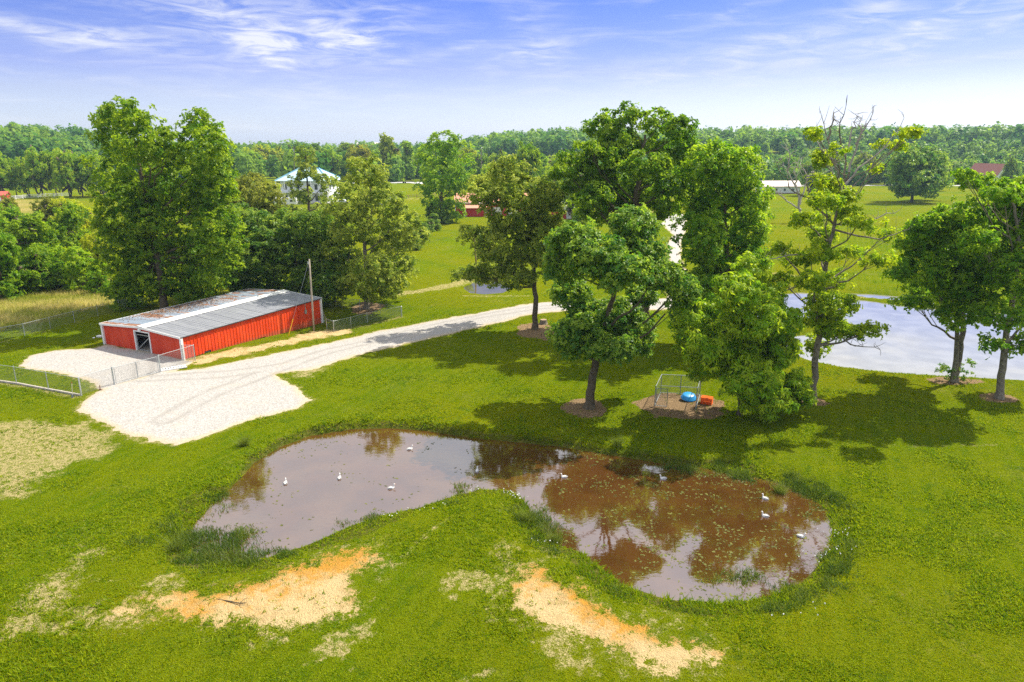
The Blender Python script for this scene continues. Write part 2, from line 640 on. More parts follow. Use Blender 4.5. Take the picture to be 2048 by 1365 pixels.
# mowing lines
wv = nt.new('ShaderNodeTexWave', wave_type='BANDS', bands_direction='X')
nt.l.new(nt.mapping(co, (1, 1, 1), (0, 0, radians(24))), wv.inputs['Vector'])
wv.inputs['Scale'].default_value = .26
wv.inputs['Distortion'].default_value = 2.5
wv.inputs['Detail'].default_value = 3
wv.inputs['Detail Scale'].default_value = .6
g1 = nt.mix(nt.math('MULTIPLY', nt.ss(wv.outputs['Fac'], .25, .85), .40), g1, (.165, .205, .007))
weedy = nt.math('MULTIPLY', nt.ss(nt.noise(co, .55, 6, .7, .5), .56, .66), .5)
g1 = nt.mix(weedy, g1, (.036, .100, .010))
tan = nt.math('MULTIPLY', nt.ss(nt.noise(co, .16, 6, .72), .54, .70), nt.ss(nt.noise(co, 2.8, 4, .7), .42, .68))
g1 = nt.mix(nt.math('MULTIPLY', tan, .55), g1, (.30, .26, .085))
brk = nt.math('ADD', nt.math('MULTIPLY', nt.math('SUBTRACT', fine, .5), 1.1), nt.math('MULTIPLY', nt.math('SUBTRACT', med, .5), 1.5))
straw = nt.mix(nt.ss(fine, .35, .65), (.32, .26, .095), (.52, .44, .21))
dryf = nt.ss(nt.math('ADD', nt.math('MULTIPLY', nt.attr('dry'), .66), brk), .36, .80)
g1 = nt.mix(dryf, g1, straw)
hayc = nt.mix(nt.ss(med, .4, .65), (.30, .24, .07), (.42, .34, .12))
g1 = nt.mix(nt.math('MULTIPLY', nt.attr('hay'), .9), g1, hayc)
g1 = nt.mix(nt.math('MULTIPLY', nt.attr('tall'), .75), g1, nt.mix(nt.ss(med, .4, .6), (.40, .35, .10), (.26, .28, .03)))
mudc = nt.mix(nt.ss(med, .4, .65), (.060, .075, .012), (.15, .13, .035))
g1 = nt.mix(nt.math('MULTIPLY', nt.ss(nt.math('ADD', nt.attr('marsh'), nt.math('MULTIPLY', brk, .5)), .35, .75), .75), g1, mudc)
soilc = nt.mix(nt.ss(nt.math('ADD', nt.attr('orange'), nt.math('MULTIPLY', brk, .7)), .3, .8), (.64, .48, .24), (.58, .29, .045))
soilc = nt.mix(nt.math('MULTIPLY', nt.ss(fine, .55, .72), .5), soilc, (.56, .45, .25))
soilc = nt.mix(nt.math('MULTIPLY', nt.ss(nt.noise(co, .9, 5, .7), .45, .70), .45), soilc, (.38, .24, .085))
soilc = nt.mix(nt.ss(nt.noise(co, 3.2, 7, .8), .65, .74), soilc, (.20, .17, .05))
g1 = nt.mix(nt.ss(nt.math('ADD', nt.attr('soil'), nt.math('MULTIPLY', brk, 1.15)), .38, .72), g1, soilc)
mul = nt.mix(nt.ss(fine, .35, .65), (.16, .105, .055), (.40, .28, .16))
g1 = nt.mix(nt.ss(nt.math('ADD', nt.attr('mulch'), nt.math('MULTIPLY', brk, .35)), .4, .6), g1, mul)
nt.put(p.inputs['Base Color'], g1)
p.inputs['Roughness'].default_value = .95
p.inputs['Specular IOR Level'].default_value = .0
hh = nt.math('ADD', nt.math('MULTIPLY', nt.noise(co, 7, 4, .7), .6), nt.math('MULTIPLY', fine, .4))
bump(nt, p, hh, 1.0, .3)
x_, y_ = X.ravel(), Y.ravel()
Z = Z + .22 * MK['rough'] * (MK['shore'] > .4)
orange = .8 * sstep(-MK['shore'], -7.0, -2.0) + .15 + .9 * (vnoise(x_, y_, 2.5, 88, 3) - .5)
ground = np_mesh('ground', np.stack([x_, y_, Z], -1), quads, m_ground, smooth=True, attrs={
    'soil': ('POINT', MK['soil']), 'dry': ('POINT', MK['dry']), 'mulch': ('POINT', MK['mulch']), 'marsh': ('POINT', MK['marsh']),
    'tall': ('POINT', MK['tall']), 'hay': ('POINT', MK['hay']), 'orange': ('POINT', orange)})
tag(ground, kind='structure')

# gravel sheet, its rim dipping under the turf
m_gravel, nt, p = material('gravel')
co = nt.new('ShaderNodeNewGeometry').outputs['Position']
vo = nt.new('ShaderNodeTexVoronoi')
nt.l.new(co, vo.inputs['Vector'])
vo.inputs['Scale'].default_value = 11
n1 = nt.noise(co, 20, 3, .7)
n2 = nt.noise(co, .45, 5, .6)
gc = nt.mix(nt.ss(vo.outputs['Color'], .2, .9), (.275, .260, .240), (.42, .402, .375))
gc = nt.mix(nt.math('MULTIPLY', nt.ss(n1, .55, .75), .45), gc, (.20, .18, .15))
gc = nt.mix(nt.math('MULTIPLY', nt.ss(n2, .5, .75), .35), gc, (.40, .34, .255))
gc = nt.mix(nt.math('MULTIPLY', nt.ss(nt.attr('rim'), .0, 1.0), .7), gc, (.40, .32, .19))
weed = nt.math('MULTIPLY', nt.ss(nt.noise(co, .8, 3, .6), .68, .75), nt.ss(nt.noise(co, 6, 3, .7), .48, .6))
gc = nt.mix(nt.math('MULTIPLY', weed, .8), gc, (.12, .14, .04))
gc = nt.mix(nt.math('MULTIPLY', nt.math('MULTIPLY', nt.attr('lane'), nt.ss(n2, .25, .5)), .5), gc, (.19, .175, .155))
nt.put(p.inputs['Base Color'], gc)
p.inputs['Roughness'].default_value = .95
bump(nt, p, nt.math('ADD', vo.outputs['Distance'], n1), .5, .05)
ax = np.arange(-62, 62, .22)
ay = np.arange(38, 270, .22)
gp = [np.array(q) for q in GRAVEL]
ax1 = np.arange(-62, 30, .25)
ay1 = np.arange(42, 106, .25)


def sheet(xs, ys):
    A, B = np.meshgrid(xs, ys)
    a, b = A.ravel(), B.ravel()
    k = masks(a, b)['grav']
    zz = H(a, b) + np.clip(-k * .22, -.10, .035) + .012 * (vnoise(a, b, .5, 91, 2) - .5)
    id_ = np.arange(A.size).reshape(A.shape)
    q = np.stack([id_[:-1, :-1], id_[:-1, 1:], id_[1:, 1:], id_[1:, :-1]], -1).reshape(-1, 4)
    keep = (k[q] < .42).any(1)
    q = q[keep]
    used = np.unique(q)
    mp = np.full(A.size, -1)
    mp[used] = np.arange(len(used))
    return np.stack([a, b, zz], -1)[used], mp[q], np.clip(1 + k[used] / .9, 0, 1)


V1, F1, R1 = sheet(ax1, ay1)
V2, F2, R2 = sheet(np.arange(14, 62, .6), np.arange(90, 230, .6))
Vg = np.concatenate([V1, V2])
cl_ = Gxy([(1350, 607), (1250, 611), (1150, 610), (1060, 618), (950, 636), (850, 657), (750, 682), (650, 706), (540, 745), (420, 790), (330, 840)])
cl2_ = Gxy([(560, 735), (450, 750), (360, 755), (285, 760), (290, 725)])
dd_ = np.minimum(ldist(Vg[:, 0], Vg[:, 1], cl_), ldist(Vg[:, 0], Vg[:, 1], cl2_)) + .5 * (vnoise(Vg[:, 0], Vg[:, 1], 5, 15, 2) - .5)
lane = np.exp(-((np.abs(dd_) - .85) / .28) ** 2)
gd = np_mesh('gravel_driveway', Vg, np.concatenate([F1, F2 + len(V1)]), m_gravel, smooth=True,
             attrs={'rim': ('POINT', np.concatenate([R1, R2])), 'lane': ('POINT', lane)})
tag(gd, kind='structure')


# water
def water_mat(name, col, ior, ripple, spec=.5):
    m, nt, p = material(name)
    co = nt.new('ShaderNodeNewGeometry').outputs['Position']
    n = nt.noise(co, .5, 3, .5)
    nt.put(p.inputs['Base Color'], nt.mix(nt.ss(n, .35, .65), tuple(c * .85 for c in col), tuple(c * 1.1 for c in col)))
    p.inputs['Roughness'].default_value = .025
    p.inputs['IOR'].default_value = ior
    p.inputs['Specular IOR Level'].default_value = spec
    bump(nt, p, nt.noise(nt.mapping(co, (1, 1.6, 1)), 2.2, 3, .5), ripple, .02)
    return m


def water(name, poly, lvl, mat, grow=1.5):
    P = np.array(poly)
    lo, hi = P.min(0) - 2, P.max(0) + 2
    st = max(.5, (hi - lo).max() / 120)
    A, B = np.meshgrid(np.arange(lo[0], hi[0], st), np.arange(lo[1], hi[1], st))
    s = sdist(A.ravel(), B.ravel(), poly)
    id_ = np.arange(A.size).reshape(A.shape)
    q = np.stack([id_[:-1, :-1], id_[:-1, 1:], id_[1:, 1:], id_[1:, :-1]], -1).reshape(-1, 4)
    q = q[(s[q] < .9).any(1)]
    used = np.unique(q)
    mp = np.full(A.size, -1)
    mp[used] = np.arange(len(used))
    V = np.stack([A.ravel(), B.ravel(), np.full(A.size, lvl)], -1)[used]
    return tag(np_mesh(name, V, mp[q], mat, smooth=True), kind='structure')


m_wbrown = water_mat('murky_brown_water', (.076, .032, .008), 3.2, .12)
m_wpale = water_mat('pale_still_water', (.22, .215, .20), 3.0, .04)
water('pond_water', pond, WL, m_wbrown)
water('far_pond_water', pond2, WL2, m_wpale)
water('far_inlet_water', pond2b, WL2 + .004, m_wpale)
water('small_pond_water', pond3, WL3, water_mat('small_pond', (.085, .070, .028), 1.33, .05))


def ribbon(name, line_px, half, mat, lift=.05, kind='structure'):
    pts = np.array(Gxy(line_px))
    dense = [pts[0]]
    for a, b in zip(pts[:-1], pts[1:]):
        n = max(2, int(np.hypot(*(b - a)) / 6))
        dense += [a + (b - a) * t for t in np.linspace(0, 1, n + 1)[1:]]
    d = np.array(dense)
    t = np.gradient(d, axis=0)
    t /= np.linalg.norm(t, axis=1)[:, None]
    nrm = np.stack([-t[:, 1], t[:, 0]], -1)
    L_, R_ = d + nrm * half, d - nrm * half
    V = np.concatenate([np.c_[L_, H(L_[:, 0], L_[:, 1]) + lift], np.c_[R_, H(R_[:, 0], R_[:, 1]) + lift]])
    n = len(d)
    i = np.arange(n - 1)
    return tag(np_mesh(name, V, np.stack([i, i + 1, n + i + 1, n + i], -1), mat, smooth=True), kind=kind)


m_asphalt = plain('worn_asphalt', (.42, .42, .42), .9, scale=.4)
ribbon('road', [(1500, 373), (1640, 372), (1800, 371), (2048, 373), (2500, 377)], 3.2, m_asphalt, .12)
ribbon('lane', [(700, 367), (780, 366), (830, 366), (900, 370)], 6.5, m_asphalt, .12)

# ------------------------------------------------------------------ shared materials
m_white = plain('white_trim', (.74, .74, .72), .5, var=.06)


def siding(name, col):
    m, nt, p = material(name)
    geo_ = nt.new('ShaderNodeNewGeometry').outputs['Position']
    ob = nt.new('ShaderNodeTexCoord').outputs['Object']
    rnd = nt.new('ShaderNodeObjectInfo').outputs['Random']
    n = nt.noise(nt.mapping(geo_, (1, 1, .35)), 1.1, 6, .65)
    c = nt.mix(nt.ss(n, .3, .7), tuple(v * .86 for v in col), (col[0] * 1.05, col[1] * 1.5 + .008, col[2] * 1.6 + .006))
    c = nt.mix(nt.math('MULTIPLY', rnd, .3), c, tuple(v * .8 for v in col))
    sp = nt.new('ShaderNodeSeparateXYZ')
    nt.l.new(ob, sp.inputs[0])
    mud = nt.math('MULTIPLY', nt.ss(nt.math('ADD', sp.outputs[2], nt.math('MULTIPLY', nt.noise(geo_, 3, 5, .7), .9)), .6, .15), .45)
    c = nt.mix(mud, c, (.26, .13, .07))
    nt.put(p.inputs['Base Color'], c)
    nt.put(p.inputs['Roughness'], nt.math('MULTIPLY_ADD', n, .25, .5))
    p.inputs['Specular IOR Level'].default_value = .2
    return m


m_red = siding('red_steel', (.74, .055, .009))
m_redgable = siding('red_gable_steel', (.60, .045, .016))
m_galv = plain('galvanised_pipe', (.44, .47, .48), .42, metal=.6, var=.12)
m_pen = plain('dull_pen_pipe', (.24, .27, .27), .5, metal=.5, var=.12)
m_wire = plain('galvanised_wire', (.30, .32, .33), .5, metal=.5)
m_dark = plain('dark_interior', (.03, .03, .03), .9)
m_concrete = plain('concrete', (.42, .38, .32), .9, var=.2)
m_wood = plain('weathered_wood', (.30, .21, .13), .85, var=.25, scale=2)
m_glass = plain('window_glass', (.03, .04, .05), .1, var=.05, spec=.7)
m_bark = plain('bark', (.105, .085, .055), .95, var=.35, scale=3.5, spec=.1, bmp=.9)
m_barkpale = plain('pale_bark', (.19, .165, .125), .95, var=.35, scale=3.5, spec=.1, bmp=.9)
m_dead = plain('dead_wood', (.30, .27, .23), .95, var=.2)

# roof metals
m_roofgrey, nt, p = material('grey_roof_steel')
co = nt.new('ShaderNodeTexCoord').outputs['Object']
rnd = nt.new('ShaderNodeObjectInfo').outputs['Random']
n = nt.noise(nt.mapping(co, (1.5, .25, 1)), 2, 5, .6)
c_ = nt.mix(nt.ss(n, .3, .7), (.25, .26, .285), (.32, .33, .35))
c_ = nt.mix(nt.math('MULTIPLY', rnd, .45), c_, (.20, .21, .24))
nt.put(p.inputs['Base Color'], c_)
p.inputs['Metallic'].default_value = .25
p.inputs['Roughness'].default_value = .5
m_roofrust, nt, p = material('rusting_roof_steel')
geo_ = nt.new('ShaderNodeNewGeometry').outputs['Position']
rnd = nt.new('ShaderNodeObjectInfo').outputs['Random']
n = nt.noise(geo_, .55, 6, .65, .6)
n2 = nt.noise(geo_, 3.5, 5, .7)
c_ = nt.mix(nt.ss(rnd, .2, .8), (.22, .27, .33), (.34, .37, .41))
rust = nt.ss(nt.math('ADD', n, nt.math('MULTIPLY', nt.math('SUBTRACT', rnd, .5), .22)), .54, .60)
rc = nt.mix(nt.ss(n2, .35, .65), (.16, .07, .035), (.36, .16, .07))
c_ = nt.mix(nt.math('MULTIPLY', rust, nt.ss(n2, .25, .5)), c_, rc)
nt.put(p.inputs['Base Color'], c_)
p.inputs['Roughness'].default_value = .6

# ------------------------------------------------------------------ the red barn
BN = G(361.6, 675, 2.45)
BA = radians(63.4)
BL, BW, EH, RH = 21.3, 13.0, 2.45, 2.84
bu = np.array([cos(BA), sin(BA)])
bv = np.array([-sin(BA), cos(BA)])


def bw(x, y):
    q = BN[:2] + bu * x + bv * y
    return q[0], q[1]


barn = thing('red_barn', 'long low red metal barn with white trim and half rusted roof', 'barn', (BN[0], BN[1], 0), BA)


def zg(x, y):
    return Hp(*bw(x, y))


def rib_panel(w_, z0, z1, ribs, depth, t=.0):
    """corrugated sheet in the x-z plane, ribs proud on -y; z1 may be a pair for a sloping top"""
    xs, ds = [0], [0]
    step = w_ / ribs
    for i in range(ribs):
        c = (i + .5) * step
        for dx, dd in ((-.055, 0), (-.03, depth), (.03, depth), (.055, 0)):
            xs.append(c + dx)
            ds.append(dd)
    xs.append(w_)
    ds.append(0)
    za, zb = (z1, z1) if np.isscalar(z1) else z1
    V, Fc = [], []
    n = len(xs)
    for x, d in zip(xs, ds):
        zt = za + (zb - za) * x / w_
        V += [(x, -d, z0), (x, -d, zt), (x, .05, z0), (x, .05, zt)]
    for i in range(n - 1):
        a, b = i * 4, i * 4 + 4
        Fc += [(a, b, b + 1, a + 1), (b + 2, a + 2, a + 3, b + 3), (a + 1, b + 1, b + 3, a + 3)]
    return MB().add(V, Fc)


# long wall towards the drive (local y = 0): sheets step down with the ground
NP = 24
pw = BL / NP
proto = {}
for i in range(NP):
    low = -.05 if i < 4 else (-.32 if i < 13 else (-.75 if i < 20 else -.98))
    low = min(low, .0)
    if i in (3,):
        low = .14
    key = low
    if key not in proto:
        o = rib_panel(pw - .012, low, EH, 2, .045).build('wall_panel', m_red, barn)
        proto[key] = o.data
    else:
        o = link(bpy.data.objects.new('wall_panel', proto[key]), barn)
    o.location = (i * pw + .006, 0, 0)
# far long wall (local y = BW) and back gable
for i in range(NP):
    if i == 0:
        o = rib_panel(pw - .012, -.9, EH, 2, .045).build('wall_panel', m_red, barn)
        pm = o.data
    else:
        o = link(bpy.data.objects.new('wall_panel', pm), barn)
    o.location = (i * pw + pw, BW, 0)
    o.rotation_euler = (0, 0, pi)


def roofz(y):
    return EH + (RH - EH) * (1 - abs(y - BW / 2) / (BW / 2))


NG = 15
gw = BW / NG
DOORH = 2.30
y_edges = np.linspace(0, BW, NG + 1)
dy0, dy1 = 5.05, 7.55                  # the door opening in metres from the near corner
segs = list(np.linspace(0, dy0, 7)) + list(np.linspace(dy1, BW, 8))
for a, b in zip(segs[:-1], segs[1:]):
    over = abs(a - dy0) < 1e-6 and abs(b - dy1) < 1e-6
    z0 = DOORH if over else -.15
    mid = BW / 2
    if over:       # header above the door, two pieces about the ridge
        for c, d in ((a, mid), (mid, b)):
            o = rib_panel(d - c - .008, z0, (roofz(d) - .03, roofz(c) - .03), 2, .018).build('wall_panel', m_redgable, barn)
            o.location = (0, d, 0)
            o.rotation_euler = (0, 0, -pi / 2)
    else:
        o = rib_panel(b - a - .008, z0, (roofz(b) - .03, roofz(a) - .03), 3, .018).build('wall_panel', m_redgable, barn)
        o.location = (0, b, 0)
        o.rotation_euler = (0, 0, -pi / 2)
for a, b in zip(np.linspace(0, BW, 15)[:-1], np.linspace(0, BW, 15)[1:]):
    o = rib_panel(b - a - .008, -1.1, (roofz(a) - .03, roofz(b) - .03), 3, .018).build('wall_panel', m_redgable, barn)
    o.location = (BL, a, 0)
    o.rotation_euler = (0, 0, pi / 2)
# roof sheets
NR = 24
rw = (BL + .5) / NR
for side in (0, 1):
    for i in range(NR):
        x0 = -.25 + i * rw
        y0, y1 = (-.22, BW / 2) if side == 0 else (BW / 2, BW + .22)

        def zr(y):
            return roofz(y) + .05
        m = MB()
        lift = .012 * (i % 2) + random.uniform(0, .008)
        pr = [(x0, 0), (x0 + .05, .04), (x0 + .10, .04), (x0 + .15, 0), (x0 + rw / 2 - .03, 0), (x0 + rw / 2, .03),
              (x0 + rw / 2 + .03, 0), (x0 + rw + .02, 0)]
        V, Fc = [], []
        for xx, dz in pr:
            for yy in (y0, y1):
                V.append((xx, yy, zr(yy) + dz + lift))
                V.append((xx, yy, zr(yy) - .02))
        for k in range(len(pr) - 1):
            a, b = 4 * k, 4 * k + 4
            Fc += [(a, b, b + 2, a + 2), (b + 1, a + 1, a + 3, b + 3), (a, a + 1, b + 1, b), (a + 2, b + 2, b + 3, a + 3)]
        m.add(V, Fc).build('roof_sheet', m_roofgrey if side == 0 else m_roofrust, barn)
# white ridge sheet lying over the near slope
m = MB()
yw = BW / 2 - 1.15
m.add([(-.27, BW / 2 + .25, roofz(BW / 2 + .25) + .10), (BL + .27, BW / 2 + .25, roofz(BW / 2 + .25) + .10),
       (BL + .27, BW / 2, RH + .13), (-.27, BW / 2, RH + .13), (BL + .27, yw, roofz(yw) + .115), (-.27, yw, roofz(yw) + .115)],
      [(0, 1, 2, 3), (3, 2, 4, 5)])
rc_ = m.build('ridge_cap', m_white, barn)
so = rc_.modifiers.new('solid', 'SOLIDIFY')
so.thickness = .03
# fascia and corner trims
for a, b, nm in (((-.27, -.22), (-.27, BW / 2), 'fascia'), ((-.27, BW / 2), (-.27, BW + .22), 'fascia'),
                 ((BL + .27, -.22), (BL + .27, BW / 2), 'fascia'), ((BL + .27, BW / 2), (BL + .27, BW + .22), 'fascia'),
                 ((-.27, BW + .235), (BL + .27, BW + .235), 'eave_trim')):
    MB().bar((a[0], a[1], roofz(a[1]) - .02), (b[0], b[1], roofz(b[1]) - .02), .06, .22).build(nm, m_white, barn)
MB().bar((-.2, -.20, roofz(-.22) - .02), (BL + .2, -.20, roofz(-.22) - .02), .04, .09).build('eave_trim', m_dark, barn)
for x, y, z0 in ((-.07, -.07, -.2), (-.07, BW + .07, -.2), (BL + .07, -.07, -1.1), (BL + .07, BW + .07, -1.1)):
    MB().box((x - .13, y - .13, z0), (x + .13, y + .13, EH - .05)).build('corner_trim', m_white, barn)
fr = MB()
for yy in (dy0, dy1):
    fr.box((-.09, yy - .07, -.1), (.07, yy + .07, DOORH + .07))
fr.box((-.092, dy0 + .07, DOORH - .07), (.068, dy1 - .07, DOORH + .068))
fr.build('door_frame', m_white, barn)
gt = MB()
g0, g1_ = dy0 + .12, dy1 - .12
for a, b in (((.12, g0, .12), (.12, g1_, .12)), ((.12, g0, 1.85), (.12, g1_, 1.85)), ((.12, g0, .12), (.12, g0, 1.85)),
             ((.12, g1_, .12), (.12, g1_, 1.85)), ((.12, g1_, .16), (.12, g0, 1.82))):
    gt.bar(a, b, .06)
gt.build('stall_gate', m_galv, barn)
lt = MB().box((-.34, 6.1, 2.50), (-.10, 6.5, 2.66)).box((-.42, 6.15, 2.42), (-.14, 6.45, 2.498))
lt.build('wall_light', m_white, barn, bevel=.03)
fl = MB().box((.1, .1, -.05), (BL - .1, BW - .1, .012)).build('floor_slab', m_concrete, barn)
for xx in (4.5, 9, 13.5, 18):
    for yy in (4.0, 9.0):
        MB().box((xx - .06, yy - .06, 0), (xx + .06, yy + .06, roofz(yy) - .06)).build('inner_post', m_wood, barn)
MB().box((7.9, 4.5, 0.02), (8.0, 9.5, 1.3)).build('stall_panel', m_galv, barn)
MB().box((1.7, 5.6, .02), (1.9, 5.8, 1.35)).build('stall_post', m_galv, barn)
MB().box((1.6, 6.6, .02), (1.75, 6.75, 1.25)).build('stall_post', m_galv, barn)
# meter box and conduit near the far end
MB().box((18.3, -.16, 1.0), (18.62, -.05, 1.5)).box((18.42, -.12, 1.5), (18.48, -.06, 2.3)).build('meter_box', m_galv, barn)
MB().box((17.15, -.13, -.5), (17.28, -.05, 2.3)).build('downpipe', m_red, barn)

# leaf litter on the rusty slope
rl = []
for _ in range(2600):
    x = rng.normal(9.5, 3.6)
    y = BW - abs(rng.normal(1.6, 1.6))
    if not (0 < x < BL and BW / 2 + .3 < y < BW):
        continue
    q = bw(x, y)
    rl.append((q[0], q[1], roofz(y) + .09 + rng.uniform(0, .03)))
rl = np.array(rl)


def leaf_tris(P, size, rngl, flat=False):
    n = len(P)
    a = rngl.normal(size=(n, 3))
    b = rngl.normal(size=(n, 3))
    if flat:
        a[:, 2] *= .15
        b[:, 2] *= .15
    a /= np.linalg.norm(a, axis=1)[:, None]
    b -= a * (a * b).sum(1)[:, None]
    b /= np.linalg.norm(b, axis=1)[:, None]
    s = np.broadcast_to(size, (n,))[:, None]
    V = np.stack([P - a * s * .5, P + b * s * .35, P + a * s * .5, P - b * s * .35], 1).reshape(-1, 3)
    return V, np.arange(4 * n).reshape(n, 4)


m_litter = plain('dead_leaves', (.16, .09, .045), .9, var=.5, scale=4)
Vl, Fl = leaf_tris(rl, rng.uniform(.08, .22, len(rl)), rng, True)
lit = np_mesh('leaf_litter', Vl, Fl, m_litter)
tag(lit, 'brown fallen leaves drifted on the rusty barn roof slope', 'leaves', kind='stuff')


# ------------------------------------------------------------------ chain-link fences
def link_mesh(a, b, h, lift=.06, sp=.09, wr=.0045):
    """diagonal wires of a chain-link panel as real thin bars (a, b ground points)"""
    a = np.array(a, float)
    b = np.array(b, float)
    L_ = np.linalg.norm(b[:2] - a[:2])
    d = (b - a) / L_
    nrm = np.array([-d[1], d[0], 0])
    nrm /= np.linalg.norm(nrm)
    hh = h - lift - .03
    V, Fc = [], []
    for s in np.arange(-hh, L_, sp):
        for sg in (1, -1):
            s0, s1 = s, s + hh
            t0, t1 = 0.0, 1.0
            if s0 < 0:
                t0 = -s0 / hh
            if s1 > L_:
                t1 = (L_ - s0) / hh
            if t1 - t0 < .02:
                continue
            pts = []
            for t in (t0, t1):
                z = lift + hh * (t if sg > 0 else 1 - t)
                pts.append(a + d * (s0 + hh * t) + np.array([0, 0, z]))
            k = len(V)
            up = np.array([0, 0, wr])
            sd_ = nrm * wr
            V += [pts[0] - up, pts[0] + up, pts[1] + up, pts[1] - up]
            Fc.append((k, k + 1, k + 2, k + 3))
    return V, Fc


def fence(name, label, pts_px, h, every, foot=False, world=None):
    P = [G(*q) for q in pts_px] if world is None else [np.array(q) for q in world]
    for q in P:
        q[2] = Hp(q[0], q[1])
    base = P[0].copy()
    t = thing(name, label, 'fence', base)
    for si, (a, b) in enumerate(zip(P[:-1], P[1:])):
        L_ = np.linalg.norm((b - a)[:2])
        n = max(1, int(round(L_ / every)))
        pts = []
        for k in range(n + 1):
            q = a + (b - a) * k / n
            q[2] = Hp(q[0], q[1])
            pts.append(q)
        for k in range(n + 1):
            if k == 0 and si > 0:
                continue
            q = pts[k] - base
            r = .045 if k in (0, n) else .03
            m = MB().tube([q + [0, 0, -.3], q + [0, 0, h * .5], q + [0, 0, h + .04]], r, 7)
            m.tube([q + [0, 0, h + .04], q + [0, 0, h + .075]], [r * 1.25, .005], 7)
            m.build('post', m_galv, t)
        for q0, q1 in zip(pts[:-1], pts[1:]):
            MB().tube([q0 - base + [0, 0, h], (q0 + q1) / 2 - base + [0, 0, h + .004], q1 - base + [0, 0, h]], .024, 6).build('top_rail', m_galv, t)
            V, Fc = link_mesh(q0 - base, q1 - base, h)
            MB().add(V, Fc).build('chain_link', m_wire, t)
            if foot:
                MB().bar(q0 - base + [0, 0, .06], q1 - base + [0, 0, .06], .16, .2).build('footing', m_concrete, t)
    return t


FH = 1.75
corner = G(163, 793)
fence('chain_link_fence', 'chain-link fence with concrete footing left of the gravel yard', [(-95, 750), (34, 769), (98, 781), (163, 793)], FH, 3.3, True)
fence('chain_link_fence', 'short chain-link panel between the corner post with shovel and the yard gate', [(164, 792), (229, 771)], FH, 6)
bc = np.array([*bw(-.25, -.3), 0])
fence('chain_link_fence', 'chain-link fence turning from the yard gate to the near barn corner', None, FH, 5, world=[G(322, 745), G(391, 722), bc])
fence('chain_link_fence', 'long chain-link fence behind the barn along the tall grass', [(-70, 694), (50, 672), (150, 646), (240, 622), (330, 609), (450, 602), (560, 606), (660, 614), (720, 620), (803, 634)], 1.45, 3.2)
br = np.array([*bw(BL + .3, -.2), 0])
fence('chain_link_fence', 'low chain-link fence from the far barn corner round the oak trunk', None, 1.4, 3.4, world=[G(804, 633), G(735, 646), G(668, 664), G(654, 659), br])


def gate(label, a, b, h):
    a[2], b[2] = Hp(a[0], a[1]), Hp(b[0], b[1])
    t = thing('chain_link_gate', label, 'gate', a)
    for q in (a, b):
        r = q - a
        MB().tube([r + [0, 0, -.3], r + [0, 0, h * .5], r + [0, 0, h + .1]], .055, 8).build('gate_post', m_galv, t)
    d = (b - a)
    for lo, hi in ((.035, .495), (.505, .965)):
        p0, p1 = d * lo, d * hi
        m = MB()
        for u0, u1 in ((p0 + [0, 0, .12], p1 + [0, 0, .12]), (p0 + [0, 0, h], p1 + [0, 0, h]), (p0 + [0, 0, .12], p0 + [0, 0, h]), (p1 + [0, 0, .12], p1 + [0, 0, h])):
            m.tube([u0, (u0 + u1) / 2, u1], .024, 6)
        leaf = m.build('gate_leaf', m_galv, t)
        V, Fc = link_mesh(p0, p1, h, .12)
        MB().add(V, Fc).build('chain_link', m_wire, leaf)


gate('double chain-link gate between the gravel yard and the gravel pad', G(230, 771), G(321, 746), FH - .05)

# shovel leaning on the corner post
q = G(146, 796)
t = thing('shovel', 'shovel with pale handle leaning on the fence corner post', 'shovel', q)
MB().tube([(0, 0, .28), (.05, .03, .8), (.10, .06, 1.35)], .022, 7).build('handle', plain('pale_handle', (.72, .66, .52), .6), t)
MB().tube([(.10, .06, 1.35), (.105, .063, 1.42), (.115, .07, 1.5)], [.022, .035, .03], 7).build('grip', plain('red_grip', (.35, .05, .03), .6), t)
MB().add([(-.10, .0, .26), (.10, 0, .30), (.10, -.03, .10), (0, -.05, -.02), (-.10, -.03, .08), (0, .03, .29), (0, -.01, .12)],
         [(0, 5, 6, 4), (5, 1, 2, 6), (6, 2, 3), (4, 6, 3)]).build('blade', plain('shovel_steel', (.22, .25, .27), .4, metal=.6), t)
# white slotted board on the gravel
q0, q1 = G(322, 742.5), G(374, 735)
dv_ = q1 - q0
t = thing('slotted_board', 'white slotted plastic board lying on gravel by the gate', 'board', (q0[0], q0[1], Hp(q0[0], q0[1]) + .04), math.atan2(dv_[1], dv_[0]))
Lb = np.linalg.norm(dv_[:2])
m = MB().box((0, -.42, 0), (Lb, -.30, .10)).box((0, .30, 0), (Lb, .42, .10))
for k in range(10):
    m.box((Lb * (k + .1) / 10, -.298, .01), (Lb * (k + .62) / 10, .298, .09))
m.build('board', m_white, t)
# rusty stake
q = G(201, 782)
t = thing('iron_stake', 'rusty iron stake in the gravel between fence corner and gate', 'stake', (q[0], q[1], Hp(q[0], q[1])))
MB().tube([(0, 0, -.1), (.01, 0, .25), (.0, .02, .5)], .04, 6).tube([(-.12, 0, .08), (0, 0, .1), (.2, .02, .05)], .04, 6).build('stake', plain('rust', (.16, .06, .025), .9), t)

# ------------------------------------------------------------------ utility poles
def cable(a, b, sag, r, n=14):
    a, b = np.array(a, float), np.array(b, float)
    ts = np.linspace(0, 1, n)
    return [a + (b - a) * s + np.array([0, 0, -4 * sag * s * (1 - s)]) for s in ts], r


